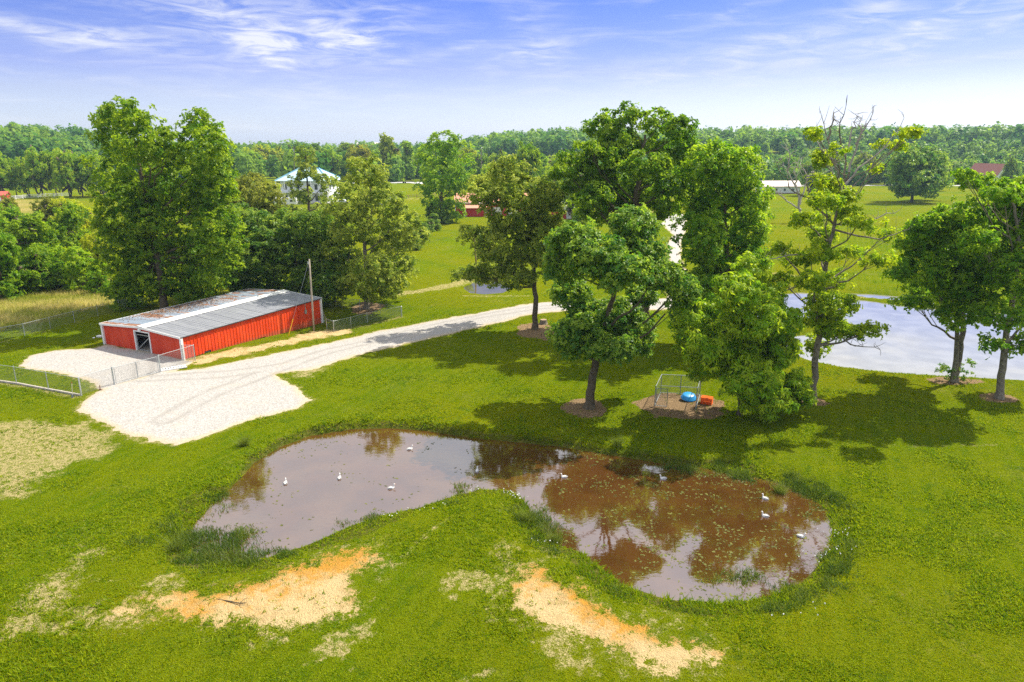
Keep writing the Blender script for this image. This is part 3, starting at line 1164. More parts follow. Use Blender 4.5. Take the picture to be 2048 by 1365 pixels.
m_poleg = plain('grey_pole', (.34, .29, .23), .9, var=.2, scale=2)
q = G(628, 662)
q[2] = Hp(q[0], q[1])
top = at_depth(618.5, 519, q[1] + .2)
up = thing('utility_pole', 'leaning wooden service pole in front of the far barn end', 'pole', q)
MB().tube([(0, 0, -.4), (top - q) * .33, (top - q) * .66, (top - q)], [.125, .115, .105, .095], 10).build('pole', m_poleg, up, smooth=True)
MB().box((-.05, -.22, (top - q)[2] - .55), (.12, -.11, (top - q)[2] - .25)).build('insulator', m_galv, up)
ga = G(577, 672)
gv = ga - q
MB().tube([top - q + [-.02, -.05, -.15], (top - q + gv) / 2, gv], .012, 5).build('guy_wire', m_galv, up)
gd_ = (top - q) - gv
MB().tube([gv, gv + gd_ * .11, gv + gd_ * .22], .05, 7).build('guy_guard', plain('yellow_plastic', (.75, .42, .01), .5), up)
lp = G(953, 535)
lp[2] = Hp(lp[0], lp[1])
lpole = thing('lamp_pole', 'slim wooden yard pole by the small pond', 'pole', lp)
ltop = at_depth(947, 455, lp[1]) - lp
MB().tube([(0, 0, -.4), ltop * .5, ltop], [.16, .14, .11], 8).build('pole', m_wood, lpole, smooth=True)
MB().tube([ltop, ltop + [.5, 0, .1], ltop + [.9, -.1, 0]], .035, 6).build('arm', m_galv, lpole)
MB().tube([ltop + [.9, -.1, .05], ltop + [.92, -.1, -.12], ltop + [.92, -.1, -.2]], [.07, .16, .1], 8).build('lamp_head', m_galv, lpole)
pts, r = cable(top - q + [0, 0, -.3], lp + ltop - q + [0, 0, -.3], .8, .014)
MB().tube(pts, r, 4).build('service_wire', m_dark, up)
e = np.array([*bw(BL * .86, -.1), EH - .1])
pts, r = cable(top - q + [0, 0, -.5], e - q, .25, .012)
MB().tube(pts, r, 4).build('drop_wire', m_dark, up)


def far_pole(label, px, base_y, top_y, arm=True):
    P = G(px, base_y)
    P[2] = Hp(P[0], P[1])
    T = at_depth(px - .5, top_y, P[1]) - P
    t = thing('utility_pole', label, 'pole', P)
    MB().tube([(0, 0, -.3), T * .5, T], [.26, .23, .19], 8).build('pole', m_barkpale, t)
    if arm:
        MB().bar(T + [-1.3, 0, -.4], T + [1.3, 0, -.4], .18).build('crossarm', m_barkpale, t)
        MB().tube([T + [-.55, 0, -2.6], T + [-.55, 0, -1.9], T + [-.55, 0, -1.1]], .34, 8).build('transformer', m_galv, t)
    else:
        MB().tube([T + [0, 0, -.2], T + [.25, 0, .1], T + [.5, 0, .05]], [.2, .35, .2], 8).build('lamp_head', m_galv, t)


far_pole('tall pole with crossarm rising behind the blue roofed house', 589, 372, 294)
far_pole('pale lamp pole above the red garage', 963, 385, 297, False)
far_pole('thin pale pole right of the blue roofed house', 719, 372, 316, False)

# ------------------------------------------------------------------ dog pen, toys
A_, B_, C_, D_ = G(1309, 813), G(1391, 821), G(1399, 792), G(1321, 788)
for q in (A_, B_, C_, D_):
    q[2] = Hp(q[0], q[1])
pen = thing('dog_pen', 'square galvanised chain-link dog pen beside the drooping tree', 'pen', A_)
PH = 1.85
for q in (A_, B_, C_, D_, (C_ + D_) / 2):
    r = q - A_
    MB().tube([r + [0, 0, -.1], r + [0, 0, PH / 2], r + [0, 0, PH]], .04, 7).build('post', m_pen, pen)
for a, b, rails in ((A_, D_, (0.1, PH)), (D_, C_, (.1, .75, PH)), (C_, B_, (.1, PH))):
    for z in rails:
        MB().tube([a - A_ + [0, 0, z], (a + b) / 2 - A_ + [0, 0, z], b - A_ + [0, 0, z]], .03, 6).build('rail', m_pen, pen)
    V, Fc = link_mesh(a - A_, b - A_, PH, .1)
    MB().add(V, Fc).build('chain_link', m_wire, pen)
d = B_ - A_
m = MB()
for u0, u1 in ((d * .03 + [0, 0, .1], d * .30 + [0, 0, .1]), (d * .03 + [0, 0, PH - .15], d * .30 + [0, 0, PH - .15]), (d * .03 + [0, 0, .1], d * .03 + [0, 0, PH - .15]), (d * .30 + [0, 0, .1], d * .30 + [0, 0, PH - .15])):
    m.tube([u0, (u0 + u1) / 2, u1], .032, 6)
gl = m.build('gate', m_pen, pen)
V, Fc = link_mesh(d * .03, d * .30, PH - .15, .1)
MB().add(V, Fc).build('chain_link', m_wire, gl)

q = G(1377, 801)
pool = thing('wading_pool', 'blue plastic wading pool tipped over inside the dog pen', 'pool', (q[0], q[1], Hp(q[0], q[1]) + .02), .3)
prof = [(.0, .34), (.45, .33), (.58, .27), (.64, .10), (.72, .06), (.74, .0)]
V, Fc = [], []
ns = 28
for r, z in prof:
    for k in range(ns):
        a = 2 * pi * k / ns
        V.append((r * cos(a) * 1.0, r * sin(a) * .8, z + .35 * r * sin(a) * .6 + .2))
for i in range(len(prof) - 1):
    for k in range(ns):
        Fc.append((i * ns + k, i * ns + (k + 1) % ns, (i + 1) * ns + (k + 1) % ns, (i + 1) * ns + k))
MB().add(V, Fc).build('shell', plain('blue_plastic', (.03, .28, .62), .35, var=.08), pool, smooth=True)
q = G(1413, 808)
cr_ = thing('poultry_crate', 'orange plastic poultry crate on mulch beside the dog pen', 'crate', (q[0], q[1], Hp(q[0], q[1]) + .01), -.45)
m_or = plain('orange_plastic', (.80, .13, .01), .4, var=.08)
cw, cdp = .48, .34
for z0 in (0, .29):
    m = MB().box((-cw, -cdp, z0), (cw, cdp, z0 + .03))
    for zz in (.06, .14, .22):
        m.box((-cw, -cdp, z0 + zz), (cw, -cdp + .02, z0 + zz + .045)).box((-cw, cdp - .02, z0 + zz), (cw, cdp, z0 + zz + .045))
        m.box((-cw, -cdp + .022, z0 + zz), (-cw + .02, cdp - .022, z0 + zz + .045)).box((cw - .02, -cdp + .022, z0 + zz), (cw, cdp - .022, z0 + zz + .045))
    for sx in (-1, 1):
        for sy in (-1, 1):
            m.box((sx * (cw - .015) - .02, sy * (cdp - .015) - .02, z0 + .03), (sx * (cw - .015) + .02, sy * (cdp - .015) + .02, z0 + .28))
    m.build('crate_tier', m_or, cr_)
m = MB()
for k in range(9):
    m.box((-cw + k * .11, -cdp, .57), (-cw + k * .11 + .085, cdp, .60))
m.build('lid', m_or, cr_)

# stump by the oak
q = G(1087, 648)
st = thing('tree_stump', 'grey cut tree stump behind the oak trunk by the drive', 'stump', (q[0], q[1], Hp(q[0], q[1])))
MB().tube([(0, 0, -.1), (0, 0, .15), (0, 0, .55)], [.65, .5, .42], 12).build('bole', m_barkpale, st)
MB().tube([(0, 0, .551), (0, 0, .56)], .38, 12).build('cut_face', plain('cut_wood', (.34, .24, .15), .9), st)
# white chair-like rubble left of the barn
q = G(200, 676)
rb = thing('stone_heap', 'small heap of white stones at the left barn corner', 'stones', (q[0], q[1], Hp(q[0], q[1])))
for k in range(5):
    a = rng.uniform(-.6, .6, 2)
    s = rng.uniform(.12, .25)
    V = rng.normal(size=(8, 3))
    m = MB().box((a[0] - s, a[1] - s * .7, 0), (a[0] + s, a[1] + s * .7, s))
    m.build('stone', m_white, rb, bevel=.05)

# ------------------------------------------------------------------ ducks
m_duck = plain('white_feathers', (.58, .57, .55), .8, var=.06)
m_wing = plain('grey_feathers', (.36, .355, .35), .8, var=.15, scale=12)
m_bill = plain('orange_bill', (.55, .22, .04), .5)


def make_duck(name):
    t = thing(name, 'duck', 'duck')
    sp = np.array([(-.36, 0, .15), (-.28, 0, .12), (-.16, 0, .075), (0, 0, .06), (.13, 0, .075), (.20, 0, .13), (.215, 0, .21), (.215, 0, .30), (.235, 0, .37), (.27, 0, .395), (.31, 0, .39), (.335, 0, .375)])
    rr = np.array([.012, .05, .12, .155, .135, .09, .055, .045, .052, .056, .045, .012])
    V, Fq = tube(sp, rr, 12)
    V[:, 1] *= 1.12
    o = np_mesh('body', V, Fq, m_duck, t, smooth=True)
    for s in (-1, 1):
        wp = np.array([(.10, s * .12, .12), (-.02, s * .155, .13), (-.16, s * .12, .15), (-.31, s * .03, .185)])
        V, Fq = tube(wp, [.02, .075, .06, .008], 8)
        V[:, 1] = (V[:, 1] - s * .12) * .55 + s * .12
        np_mesh('wing', V, Fq, m_wing, t, smooth=True)
    MB().tube([(.325, 0, .38), (.36, 0, .368), (.395, 0, .36)], [.022, .02, .012], 8).build('bill', m_bill, t)
    return t


ducks = [((571, 967), 100, 'white duck nearest the left end of the brown pond'), ((679, 957), 95, 'white duck second from the left end of the brown pond'),
         ((820, 899), 35, 'white duck nearest the far grassy bank of the brown pond'), ((783, 977), 25, 'white duck swimming low left of the grassy peninsula tip'),
         ((954, 943), 85, 'white duck off the tip of the grassy peninsula'), ((1128, 955), 175, 'white duck at the left edge of the dark tree reflection'),
         ((1326, 958), 170, 'white duck in the middle of the dark tree reflection'), ((1530, 998), 130, 'upper of two white ducks near the right end of the pond'),
         ((1530, 1033), 150, 'lower of two white ducks near the right end of the pond'), ((1602, 1074), -25, 'white duck closest to the reeds at the pond right end')]
d0 = None
for (pp, rot, lab) in ducks:
    if d0 is None:
        d0 = o = make_duck('duck')
    else:
        o = copy_tree(d0)
    q = G(pp[0], pp[1], WL)
    o.location = (q[0], q[1], WL - .03)
    o.rotation_euler = (0, 0, radians(rot))
    o.scale = (.78,) * 3
    tag(o, lab, 'duck', 'ducks on the brown pond')

# ------------------------------------------------------------------ leaves and trees
def leaf_mat(name, dark, light, trans=.35, gloss=.35, vary=.0, spec_rough=.45):
    m, nt, p = material(name)
    t = nt.attr('tone')
    col = nt.mix(nt.ss(t, 0, 1), dark, light)
    if vary:
        rnd = nt.new('ShaderNodeObjectInfo').outputs['Random']
        hs = nt.new('ShaderNodeHueSaturation')
        nt.l.new(col, hs.inputs['Color'])
        nt.put(hs.inputs['Hue'], nt.math('MULTIPLY_ADD', nt.math('SUBTRACT', rnd, .5), vary * .16, .5))
        nt.put(hs.inputs['Value'], nt.math('MULTIPLY_ADD', nt.math('FRACT', nt.math('MULTIPLY', rnd, 7.31)), vary * .9, 1 - vary * .45))
        col = hs.outputs[0]
    nt.put(p.inputs['Base Color'], col)
    p.inputs['Roughness'].default_value = spec_rough
    p.inputs['Specular IOR Level'].default_value = gloss
    tr = nt.new('ShaderNodeBsdfTranslucent')
    hs2 = nt.new('ShaderNodeHueSaturation')
    nt.l.new(col, hs2.inputs['Color'])
    hs2.inputs['Hue'].default_value = .494
    hs2.inputs['Value'].default_value = 1.6
    nt.l.new(hs2.outputs[0], tr.inputs[0])
    mx = nt.new('ShaderNodeMixShader')
    mx.inputs[0].default_value = trans
    nt.l.new(p.outputs[0], mx.inputs[1])
    nt.l.new(tr.outputs[0], mx.inputs[2])
    nt.l.new(mx.outputs[0], nt.n['Material Output'].inputs[0])
    return m


LM = {
    'maple': leaf_mat('maple_leaf', (.080, .185, .0052), (.290, .395, .012), .52, .2),
    'ash': leaf_mat('ash_leaf', (.076, .185, .0065), (.255, .365, .0125), .54, .2),
    'bright': leaf_mat('bright_leaf', (0.154, 0.304, 0.0078), (0.362, 0.451, 0.0154), .54, .2),
    'glossy': leaf_mat('glossy_leaf', (0.053, 0.165, 0.0117), (0.268, 0.377, 0.0242), .48, .35, spec_rough=.45),
    'dark': leaf_mat('dark_leaf', (.072, .175, .014), (.285, .380, .036), .5, .3, spec_rough=.45),
    'olive': leaf_mat('oak_leaf', (.115, .190, .012), (.370, .420, .055), .52, .2),
    'chestnut': leaf_mat('chestnut_leaf', (0.091, 0.226, 0.0065), (0.282, 0.403, 0.0121), .54, .2),
    'locust': leaf_mat('locust_leaf', (0.163, 0.287, 0.0052), (0.376, 0.451, 0.0099), .5, .2),
    'far': leaf_mat('background_leaf', (.130, .240, .008), (.340, .430, .014), .5, .15, .6),
    'wood': leaf_mat('woodland_leaf', (.060, .170, .014), (.210, .330, .020), .42, .1),
    'yellow': leaf_mat('yellow_green_leaf', (0.245, 0.330, 0.0078), (0.470, 0.488, 0.0165), .5, .2),
    'brown': leaf_mat('bronze_leaf', (.125, .165, .012), (.345, .360, .044), .5, .2),
}


def unit(v):
    return v / (np.linalg.norm(v, axis=-1, keepdims=True) + 1e-9)


def crown_leaves(lobes, n, size, r, clump=1.0, droop=0.15, aspect=.62, shell=.55, upbias=.55, per=34, flat=.6, ros=5):
    """rosettes of leaf-sized quads, in clumps spread through ellipsoid lobes (x,y,z,rx,ry,rz)"""
    L_ = np.array(lobes, float)
    area = (L_[:, 3] * L_[:, 4] + L_[:, 3] * L_[:, 5] + L_[:, 4] * L_[:, 5])
    nc = max(len(L_) * 2, int(n / per))
    which = r.choice(len(L_), nc, p=area / area.sum())
    d = unit(r.normal(size=(nc, 3)))
    rad = shell + (1 - shell) * np.sqrt(r.uniform(size=nc)) * 1.02
    rad = np.where(r.uniform(size=nc) < .16, r.uniform(1.0, 1.38, nc), rad)
    cc = L_[which, :3] + d * L_[which, 3:] * rad[:, None]
    csz = clump * r.uniform(.45, 1.35, nc)
    ctone = r.normal(.46, .2, nc)
    wts = csz ** 1.6
    m = n // ros
    k = r.choice(nc, m, p=wts / wts.sum())
    hemi = unit(r.normal(size=(m, 3)) + d[k] * .7 + np.array([0, 0, .6]))
    off = hemi * np.array([.72, .72, .72 * flat]) * (r.uniform(size=m) ** .35)[:, None] + r.normal(0, .14, (m, 3))
    P = cc[k] + off * csz[k][:, None]
    outd = unit(hemi + d[k] * .35)
    ax = unit(outd * .8 + np.array([0, 0, upbias * .6]) + r.normal(size=(m, 3)) * .30)
    rtone = ctone[k] + r.normal(0, .14, m)
    # the leaves of one rosette radiate from its centre
    P, ax, outd = (np.repeat(q, ros, 0) for q in (P, ax, outd))
    n = m * ros
    u = unit(np.cross(ax, np.array([.31, .17, .93])))
    v = np.cross(ax, u)
    th = np.tile(np.arange(ros) * 2 * pi / ros, m) + np.repeat(r.uniform(0, 6.28, m), ros) + r.normal(0, .3, n)
    t = u * np.cos(th)[:, None] + v * np.sin(th)[:, None] + r.normal(0, .25, (n, 3))
    t[:, 2] -= droop
    t = unit(t)
    nrm = unit(ax + r.normal(size=(n, 3)) * .38)
    nrm = unit(nrm - t * (t * nrm).sum(1)[:, None])
    b = np.cross(nrm, t)
    s = size * r.uniform(.65, 1.3, n)[:, None]
    fold = nrm * s * .10
    V = np.stack([P, P + b * s * aspect * .5 + t * s * .5 + fold, P + t * s - nrm * s * .12, P - b * s * aspect * .5 + t * s * .5 + fold], 1).reshape(-1, 3)
    Fq = np.arange(4 * n).reshape(n, 4)
    tone = np.clip(np.repeat(rtone, ros) + r.normal(0, .16, n), 0, 1)
    return V, Fq, tone, cc, which


def bez(a, b, c, n=7):
    t = np.linspace(0, 1, n)[:, None]
    return (1 - t) ** 2 * a + 2 * t * (1 - t) * b + t * t * c


def limb_mesh(trunk, trad, lobes, cc, which, r, twigs=5, sides=8, wig=.05):
    """trunk polyline plus limbs to every lobe and twigs to some of its clumps"""
    Vs, Fs, k = [], [], 0

    def put(pts, rad, sd_):
        nonlocal k
        v, f = tube(pts, rad, sd_)
        Vs.append(v)
        Fs.append(f + k)
        k += len(v)
    trunk = np.asarray(trunk, float)
    ts = np.linspace(0, 1, 4 * len(trunk))
    tp = np.stack([np.interp(ts, np.linspace(0, 1, len(trunk)), trunk[:, i]) for i in range(3)], -1)
    tr_ = np.interp(ts, np.linspace(0, 1, len(trad)), trad)
    tp[1:-1, :2] += r.normal(0, wig, (len(tp) - 2, 2))
    # root flare
    put(np.concatenate([[tp[0] - [0, 0, .5]], tp]), np.concatenate([[tr_[0] * 2.0], [tr_[0] * 1.35], tr_[1:]]), sides)
    base, topz = tp[0], tp[-1][2]
    Hh = topz - base[2]
    for li, L_ in enumerate(lobes):
        c = np.array(L_[:3])
        hd = np.linalg.norm(c[:2] - base[:2])
        za = np.clip(c[2] - .75 * hd - .3 * L_[5], base[2] + .28 * Hh, topz - .02 * Hh)
        i = int(np.argmin(abs(tp[:, 2] - za)))
        a = tp[i]
        mid = a * .5 + c * .5 + np.array([0, 0, -.12 * np.linalg.norm(c - a)]) + r.normal(0, .25, 3)
        ln = np.linalg.norm(c - a)
        r0 = min(tr_[i] * .5, .022 * ln + .04)
        pts = bez(a, mid, a + (c - a) * .82)
        pts[1:-1] += r.normal(0, .03 * ln, (5, 3)) * .5
        put(pts, np.linspace(r0, max(.03, r0 * .3), 7), 6)
        idx = np.where(which == li)[0]
        if len(idx) and twigs:
            for j in r.choice(idx, min(twigs, len(idx)), replace=False):
                s0 = pts[r.integers(3, 7)]
                m_ = (s0 + cc[j]) / 2 + r.normal(0, .15, 3) + [0, 0, .1]
                put(bez(s0, m_, cc[j], 5), np.linspace(max(.025, r0 * .28), .012, 5), 4)
    return np.concatenate(Vs), np.concatenate(Fs)


TREES = []


def hero(name, label, base_px, lobes_px, leaf, n, size, trunk_px=None, trad=.35, bark=None, seed=1, depth=.75, tw=5, group=None, top=None, **kw):
    r = np.random.default_rng(seed)
    B = G(*base_px)
    B[2] = Hp(B[0], B[1])
    k = ppm(B)
    lob = []
    cx = np.mean([l[0] for l in lobes_px])
    half = max(abs(l[0] - cx) + l[2] for l in lobes_px) / k
    for l in lobes_px:
        dyv = l[4] if len(l) > 4 else r.uniform(-1, 1) * depth * half * max(.15, 1 - (abs(l[0] - cx) / (half * k)) ** 2)
        c = at_depth(l[0], l[1], B[1] + dyv)
        s = (B[1] + dyv) / B[1]
        rx, rz = l[2] / k * s, l[3] / k * s
        lob.append((c[0] - B[0], c[1] - B[1], c[2] - B[2], rx, (rx + rz) / 2, rz))
    V, Fq, tone, cc, wh = crown_leaves(lob, n, size, r, **kw)
    if trunk_px is None:
        hi = max(lob, key=lambda q: q[2])
        trunk = np.array([(0, 0, 0), (0, 0, hi[2] * .3), (hi[0] * .35, 0, hi[2] * .6), (hi[0] * .8, 0, hi[2])])
    else:
        trunk = np.array([at_depth(a, b, B[1]) - B for a, b in trunk_px])
    t = thing(name, label, 'tree', B, group=group)
    vt, ft = limb_mesh(trunk, np.linspace(trad, trad * .22, len(trunk)), lob, cc, wh, r, tw)
    np_mesh('trunk', vt, ft, bark or m_bark, t, smooth=True)
    np_mesh('crown', V, Fq, LM[leaf], t, attrs={'tone': ('FACE', tone)})
    TREES.append(t)
    return t, trunk, r


hero('maple_tree', 'huge leafy maple with two tops towering behind the barn roof', (331, 626),
     [(248, 238, 42, 30), (222, 258, 26, 30), (262, 222, 16, 14), (290, 278, 48, 42), (345, 292, 30, 28), (404, 258, 26, 28), (412, 305, 38, 42), (395, 240, 10, 10),
      (270, 345, 62, 55), (365, 370, 70, 55), (425, 380, 38, 45), (255, 430, 52, 60), (345, 450, 80, 65), (432, 455, 42, 50), (455, 500, 22, 26),
      (258, 520, 46, 55), (335, 535, 75, 55), (418, 535, 50, 45), (270, 580, 45, 34), (375, 575, 60, 30), (245, 604, 22, 16)],
     'maple', 74000, .44, trad=.55, seed=11, clump=1.15, shell=.45, tw=0)
hero('oak_tree', 'gnarled gappy tree with pale trunk right of the barn and wires', (733, 618),
     [(735, 343, 36, 24), (722, 380, 50, 28), (690, 415, 42, 26), (775, 405, 36, 22), (800, 440, 34, 18), (705, 455, 44, 28), (765, 470, 40, 24), (832, 468, 22, 22),
      (680, 510, 36, 34), (790, 520, 34, 40), (740, 545, 44, 34), (700, 560, 36, 26), (775, 570, 32, 22), (752, 585, 30, 14), (800, 485, 26, 20)],
     'olive', 34000, .38, trunk_px=[(733, 618), (732, 570), (730, 500), (728, 460), (745, 420), (738, 350)], trad=.38, bark=m_barkpale, seed=12, clump=.95, shell=.6)
hero('dark_tree', 'dark glossy thicket tree directly behind the barn ridge', (495, 597),
     [(470, 440, 34, 30), (505, 455, 44, 30), (475, 500, 40, 40), (520, 510, 44, 45), (460, 545, 30, 36), (505, 560, 50, 32)], 'dark', 30000, .40, trad=.3, seed=13)
hero('dark_tree', 'dark glossy tree left of the service pole behind the barn', (590, 600),
     [(575, 455, 38, 28), (610, 450, 40, 24), (570, 500, 44, 40), (620, 500, 40, 40), (585, 555, 50, 34), (630, 560, 36, 30)], 'dark', 30000, .40, trad=.3, seed=14)
hero('dark_tree', 'dark glossy tree right of the service pole top', (668, 604),
     [(655, 470, 30, 24), (650, 520, 34, 40), (680, 545, 34, 34), (655, 575, 36, 24)], 'dark', 16000, .40, trad=.26, seed=15)
hero('vine_tree', 'thin vine-clad tree in front of the blue roofed house', (622, 470),
     [(614, 310, 14, 14), (612, 340, 16, 14), (648, 362, 20, 10), (585, 362, 14, 9), (605, 392, 22, 12), (652, 392, 14, 12), (640, 428, 36, 16), (585, 430, 26, 14), (610, 455, 36, 14)],
     'olive', 8000, .62, trad=.5, bark=m_bark, seed=16, clump=1.4, shell=.6)
hero('bronze_tree', 'bronze green open tree between the maple and the blue roofed house', (510, 520),
     [(500, 370, 30, 22), (525, 392, 30, 22), (480, 400, 32, 28), (520, 430, 32, 22), (490, 445, 36, 28), (545, 405, 20, 18)], 'brown', 11000, .5, trad=.4, bark=m_barkpale, seed=17, clump=1.4)
hero('tall_tree', 'tall broad green tree left of the red garage', (884, 446),
     [(888, 285, 30, 18), (868, 310, 30, 24), (912, 315, 28, 26), (890, 345, 44, 28), (862, 362, 26, 22), (918, 360, 26, 26), (880, 395, 34, 24), (895, 418, 32, 20)],
     'chestnut', 17000, .62, trad=.6, seed=18, clump=1.8)
hero('oak_tree', 'olive spreading oak with bare trunk beside the gravel drive', (1070, 658),
     [(1018, 340, 34, 22), (992, 372, 40, 24), (1045, 385, 46, 30), (958, 390, 30, 16), (1020, 432, 42, 32), (1085, 425, 42, 34), (940, 466, 20, 10), (1010, 490, 54, 38),
      (1080, 490, 38, 40), (985, 540, 44, 24), (945, 548, 30, 10), (1035, 555, 36, 18), (1100, 390, 24, 20)],
     'olive', 40000, .35, trunk_px=[(1070, 658), (1071, 600), (1068, 550), (1064, 490), (1050, 430), (1030, 360)], trad=.36, seed=19, clump=.9)
hero('glossy_tree', 'glossy green tree with leaning bare trunk in the middle of the lawn', (1178, 815),
     [(1150, 478, 36, 28), (1128, 528, 34, 36), (1195, 512, 46, 34), (1262, 455, 36, 34), (1288, 505, 38, 34), (1240, 545, 46, 30), (1322, 552, 30, 24), (1142, 585, 34, 28),
      (1205, 636, 66, 32), (1160, 672, 46, 32), (1255, 655, 46, 38), (1222, 696, 48, 18), (1132, 672, 18, 22), (1368, 578, 26, 18), (1362, 606, 14, 12), (1285, 592, 22, 14), (1284, 684, 16, 22)],
     'glossy', 66000, .29, trunk_px=[(1178, 815), (1183, 770), (1191, 720), (1205, 660), (1225, 600), (1250, 520), (1262, 450)], trad=.42, seed=20, clump=.8, tw=2)
hero('tall_tree', 'tallest tree behind the lawn with open fan-shaped top', (1292, 668),
     [(1208, 258, 26, 24), (1250, 232, 22, 18), (1318, 242, 28, 20), (1358, 262, 26, 22), (1235, 290, 44, 26), (1330, 290, 36, 26), (1200, 322, 36, 22), (1290, 330, 40, 24), (1362, 310, 24, 24),
      (1140, 322, 32, 12), (1128, 345, 26, 10), (1185, 370, 50, 24), (1270, 385, 60, 24), (1345, 370, 34, 24), (1215, 420, 56, 26), (1300, 420, 46, 24), (1190, 395, 30, 18), (1170, 300, 16, 14)],
     'ash', 46000, .38, trad=.5, seed=21, clump=.95, shell=.5, flat=.45, trunk_px=[(1292, 668), (1290, 560), (1285, 470), (1270, 400), (1280, 330), (1290, 270)])
hero('dense_tree', 'dense dark green tree right of the fan-topped tree', (1448, 688),
     [(1440, 312, 38, 22), (1402, 335, 36, 28), (1482, 340, 36, 32), (1435, 375, 56, 36), (1498, 400, 30, 36), (1388, 400, 34, 34), (1450, 435, 60, 40), (1505, 470, 22, 34), (1402, 470, 44, 40),
      (1460, 515, 50, 44), (1390, 545, 40, 40), (1440, 590, 50, 40), (1420, 640, 40, 30), (1392, 600, 44, 36), (1375, 645, 30, 26), (1498, 530, 32, 32)],
     'chestnut', 50000, .36, trad=.42, seed=22, clump=.95, shell=.5, tw=1)
hero('drooping_tree', 'bright drooping tree with long leaves beside the dog pen', (1479, 830),
     [(1500, 520, 16, 16), (1503, 548, 26, 26), (1410, 700, 40, 26), (1472, 585, 38, 32), (1528, 592, 34, 28), (1432, 632, 42, 32), (1500, 638, 55, 34), (1565, 635, 32, 22), (1392, 672, 36, 24), (1470, 695, 60, 36), (1545, 695, 46, 28),
      (1428, 726, 38, 20), (1505, 755, 50, 28), (1572, 765, 44, 20), (1535, 802, 46, 22), (1595, 795, 24, 18), (1372, 640, 24, 14), (1402, 748, 16, 9)],
     'bright', 46000, .50, trunk_px=[(1479, 830), (1481, 770), (1485, 700), (1490, 640), (1500, 560)], trad=.24, bark=m_bark, seed=23, clump=.7, droop=.75, aspect=.30, upbias=.5, ros=7, tw=2, shell=.45)
t9, trk, r9 = hero('scraggly_tree', 'scraggly tree with bare branching top in front of the far pond', (1625, 803),
     [(1650, 605, 30, 18), (1690, 605, 24, 16), (1636, 640, 30, 20), (1660, 660, 30, 16), (1700, 665, 34, 10), (1742, 660, 22, 9), (1635, 690, 20, 20), (1628, 562, 34, 14), (1672, 560, 30, 16),
      (1598, 520, 34, 9), (1555, 500, 30, 7), (1640, 505, 34, 14), (1700, 505, 32, 10), (1755, 520, 36, 9), (1640, 470, 30, 14), (1612, 440, 34, 10), (1650, 400, 26, 18), (1655, 365, 22, 14),
      (1690, 395, 22, 12), (1725, 445, 30, 8), (1775, 470, 24, 6), (1700, 430, 20, 12), (1642, 318, 15, 10), (1630, 268, 16, 6), (1672, 300, 12, 8), (1752, 335, 12, 8), (1785, 290, 22, 6), (1822, 266, 20, 5),
      (1560, 560, 20, 8), (1660, 630, 34, 16), (1800, 300, 10, 5)],
     'locust', 30000, .27, trunk_px=[(1625, 803), (1630, 730), (1638, 660), (1648, 590), (1653, 520), (1668, 450), (1684, 390), (1700, 340)], trad=.33, bark=m_barkpale, seed=24, clump=.62, shell=.05, flat=.7, tw=4)
# its dead top branches
B9 = np.array(t9.location)
for path in ([(1684, 390), (1672, 330), (1655, 280), (1640, 222)], [(1690, 370), (1690, 310), (1678, 260), (1692, 212)], [(1698, 345), (1712, 290), (1738, 250), (1748, 212)],
             [(1690, 370), (1728, 330), (1775, 290), (1808, 236)], [(1672, 330), (1640, 300), (1628, 262)], [(1690, 310), (1705, 262), (1716, 228)], [(1655, 280), (1664, 250), (1668, 226)],
             [(1668, 450), (1620, 400), (1585, 385), (1560, 345)], [(1668, 450), (1740, 440), (1800, 420)], [(1640, 640), (1700, 690), (1760, 700)], [(1650, 560), (1590, 570), (1540, 590)],
             [(1653, 520), (1580, 510), (1525, 520)], [(1668, 460), (1760, 480), (1815, 460)], [(1620, 400), (1612, 360), (1600, 330)], [(1712, 290), (1725, 262), (1722, 240)]):
    pts = np.array([at_depth(a, b, B9[1] + r9.uniform(-.6, .6)) - B9 for a, b in path])
    dense = np.stack([np.interp(np.linspace(0, 1, 9), np.linspace(0, 1, len(pts)), pts[:, i]) for i in range(3)], -1)
    dense[1:-1] += r9.normal(0, .09, (7, 3))
    m = MB().tube(dense, np.linspace(.10, .02, 9), 5)
    for j in range(3, 9):
        for _ in range(2):
            e = dense[j] + r9.normal(0, .45, 3) + [0, 0, .35]
            m.tube([dense[j], (dense[j] + e) / 2 + r9.normal(0, .06, 3), e], [.025, .018, .009], 4)
    m.build('dead_branch', m_dead if r9.uniform() < .5 else m_barkpale, t9)
hero('double_tree', 'double-trunked leafy tree on the shore of the far pond', (1908, 764),
     [(1870, 448, 42, 22), (1930, 432, 38, 22), (1832, 482, 34, 28), (1895, 500, 56, 34), (1840, 540, 44, 28), (1915, 560, 48, 32), (1862, 582, 40, 18), (1960, 510, 40, 38), (1915, 630, 34, 22), (1825, 606, 30, 7), (1965, 450, 26, 26)],
     'chestnut', 36000, .32, trunk_px=[(1908, 764), (1918, 710), (1926, 660), (1925, 600), (1912, 520), (1905, 450)], trad=.33, bark=m_barkpale, seed=25, clump=.8, droop=.4)
hero('shore_tree', 'tall tree with grey trunk at the right edge of the lawn', (1998, 797),
     [(1952, 364, 34, 8), (1925, 352, 14, 7), (2004, 384, 32, 16), (2046, 400, 36, 34), (2005, 440, 34, 30), (2070, 470, 46, 44), (1990, 535, 40, 30), (2045, 550, 46, 40), (1955, 600, 30, 18), (2005, 635, 40, 22),
      (2045, 690, 26, 20), (1980, 690, 16, 16), (2090, 600, 40, 40), (2100, 380, 40, 40), (1955, 480, 26, 20)],
     'chestnut', 40000, .30, trunk_px=[(1998, 797), (2005, 730), (2014, 660), (2028, 580), (2038, 500), (2030, 420), (2010, 370)], trad=.33, bark=m_barkpale, seed=26, clump=.78)
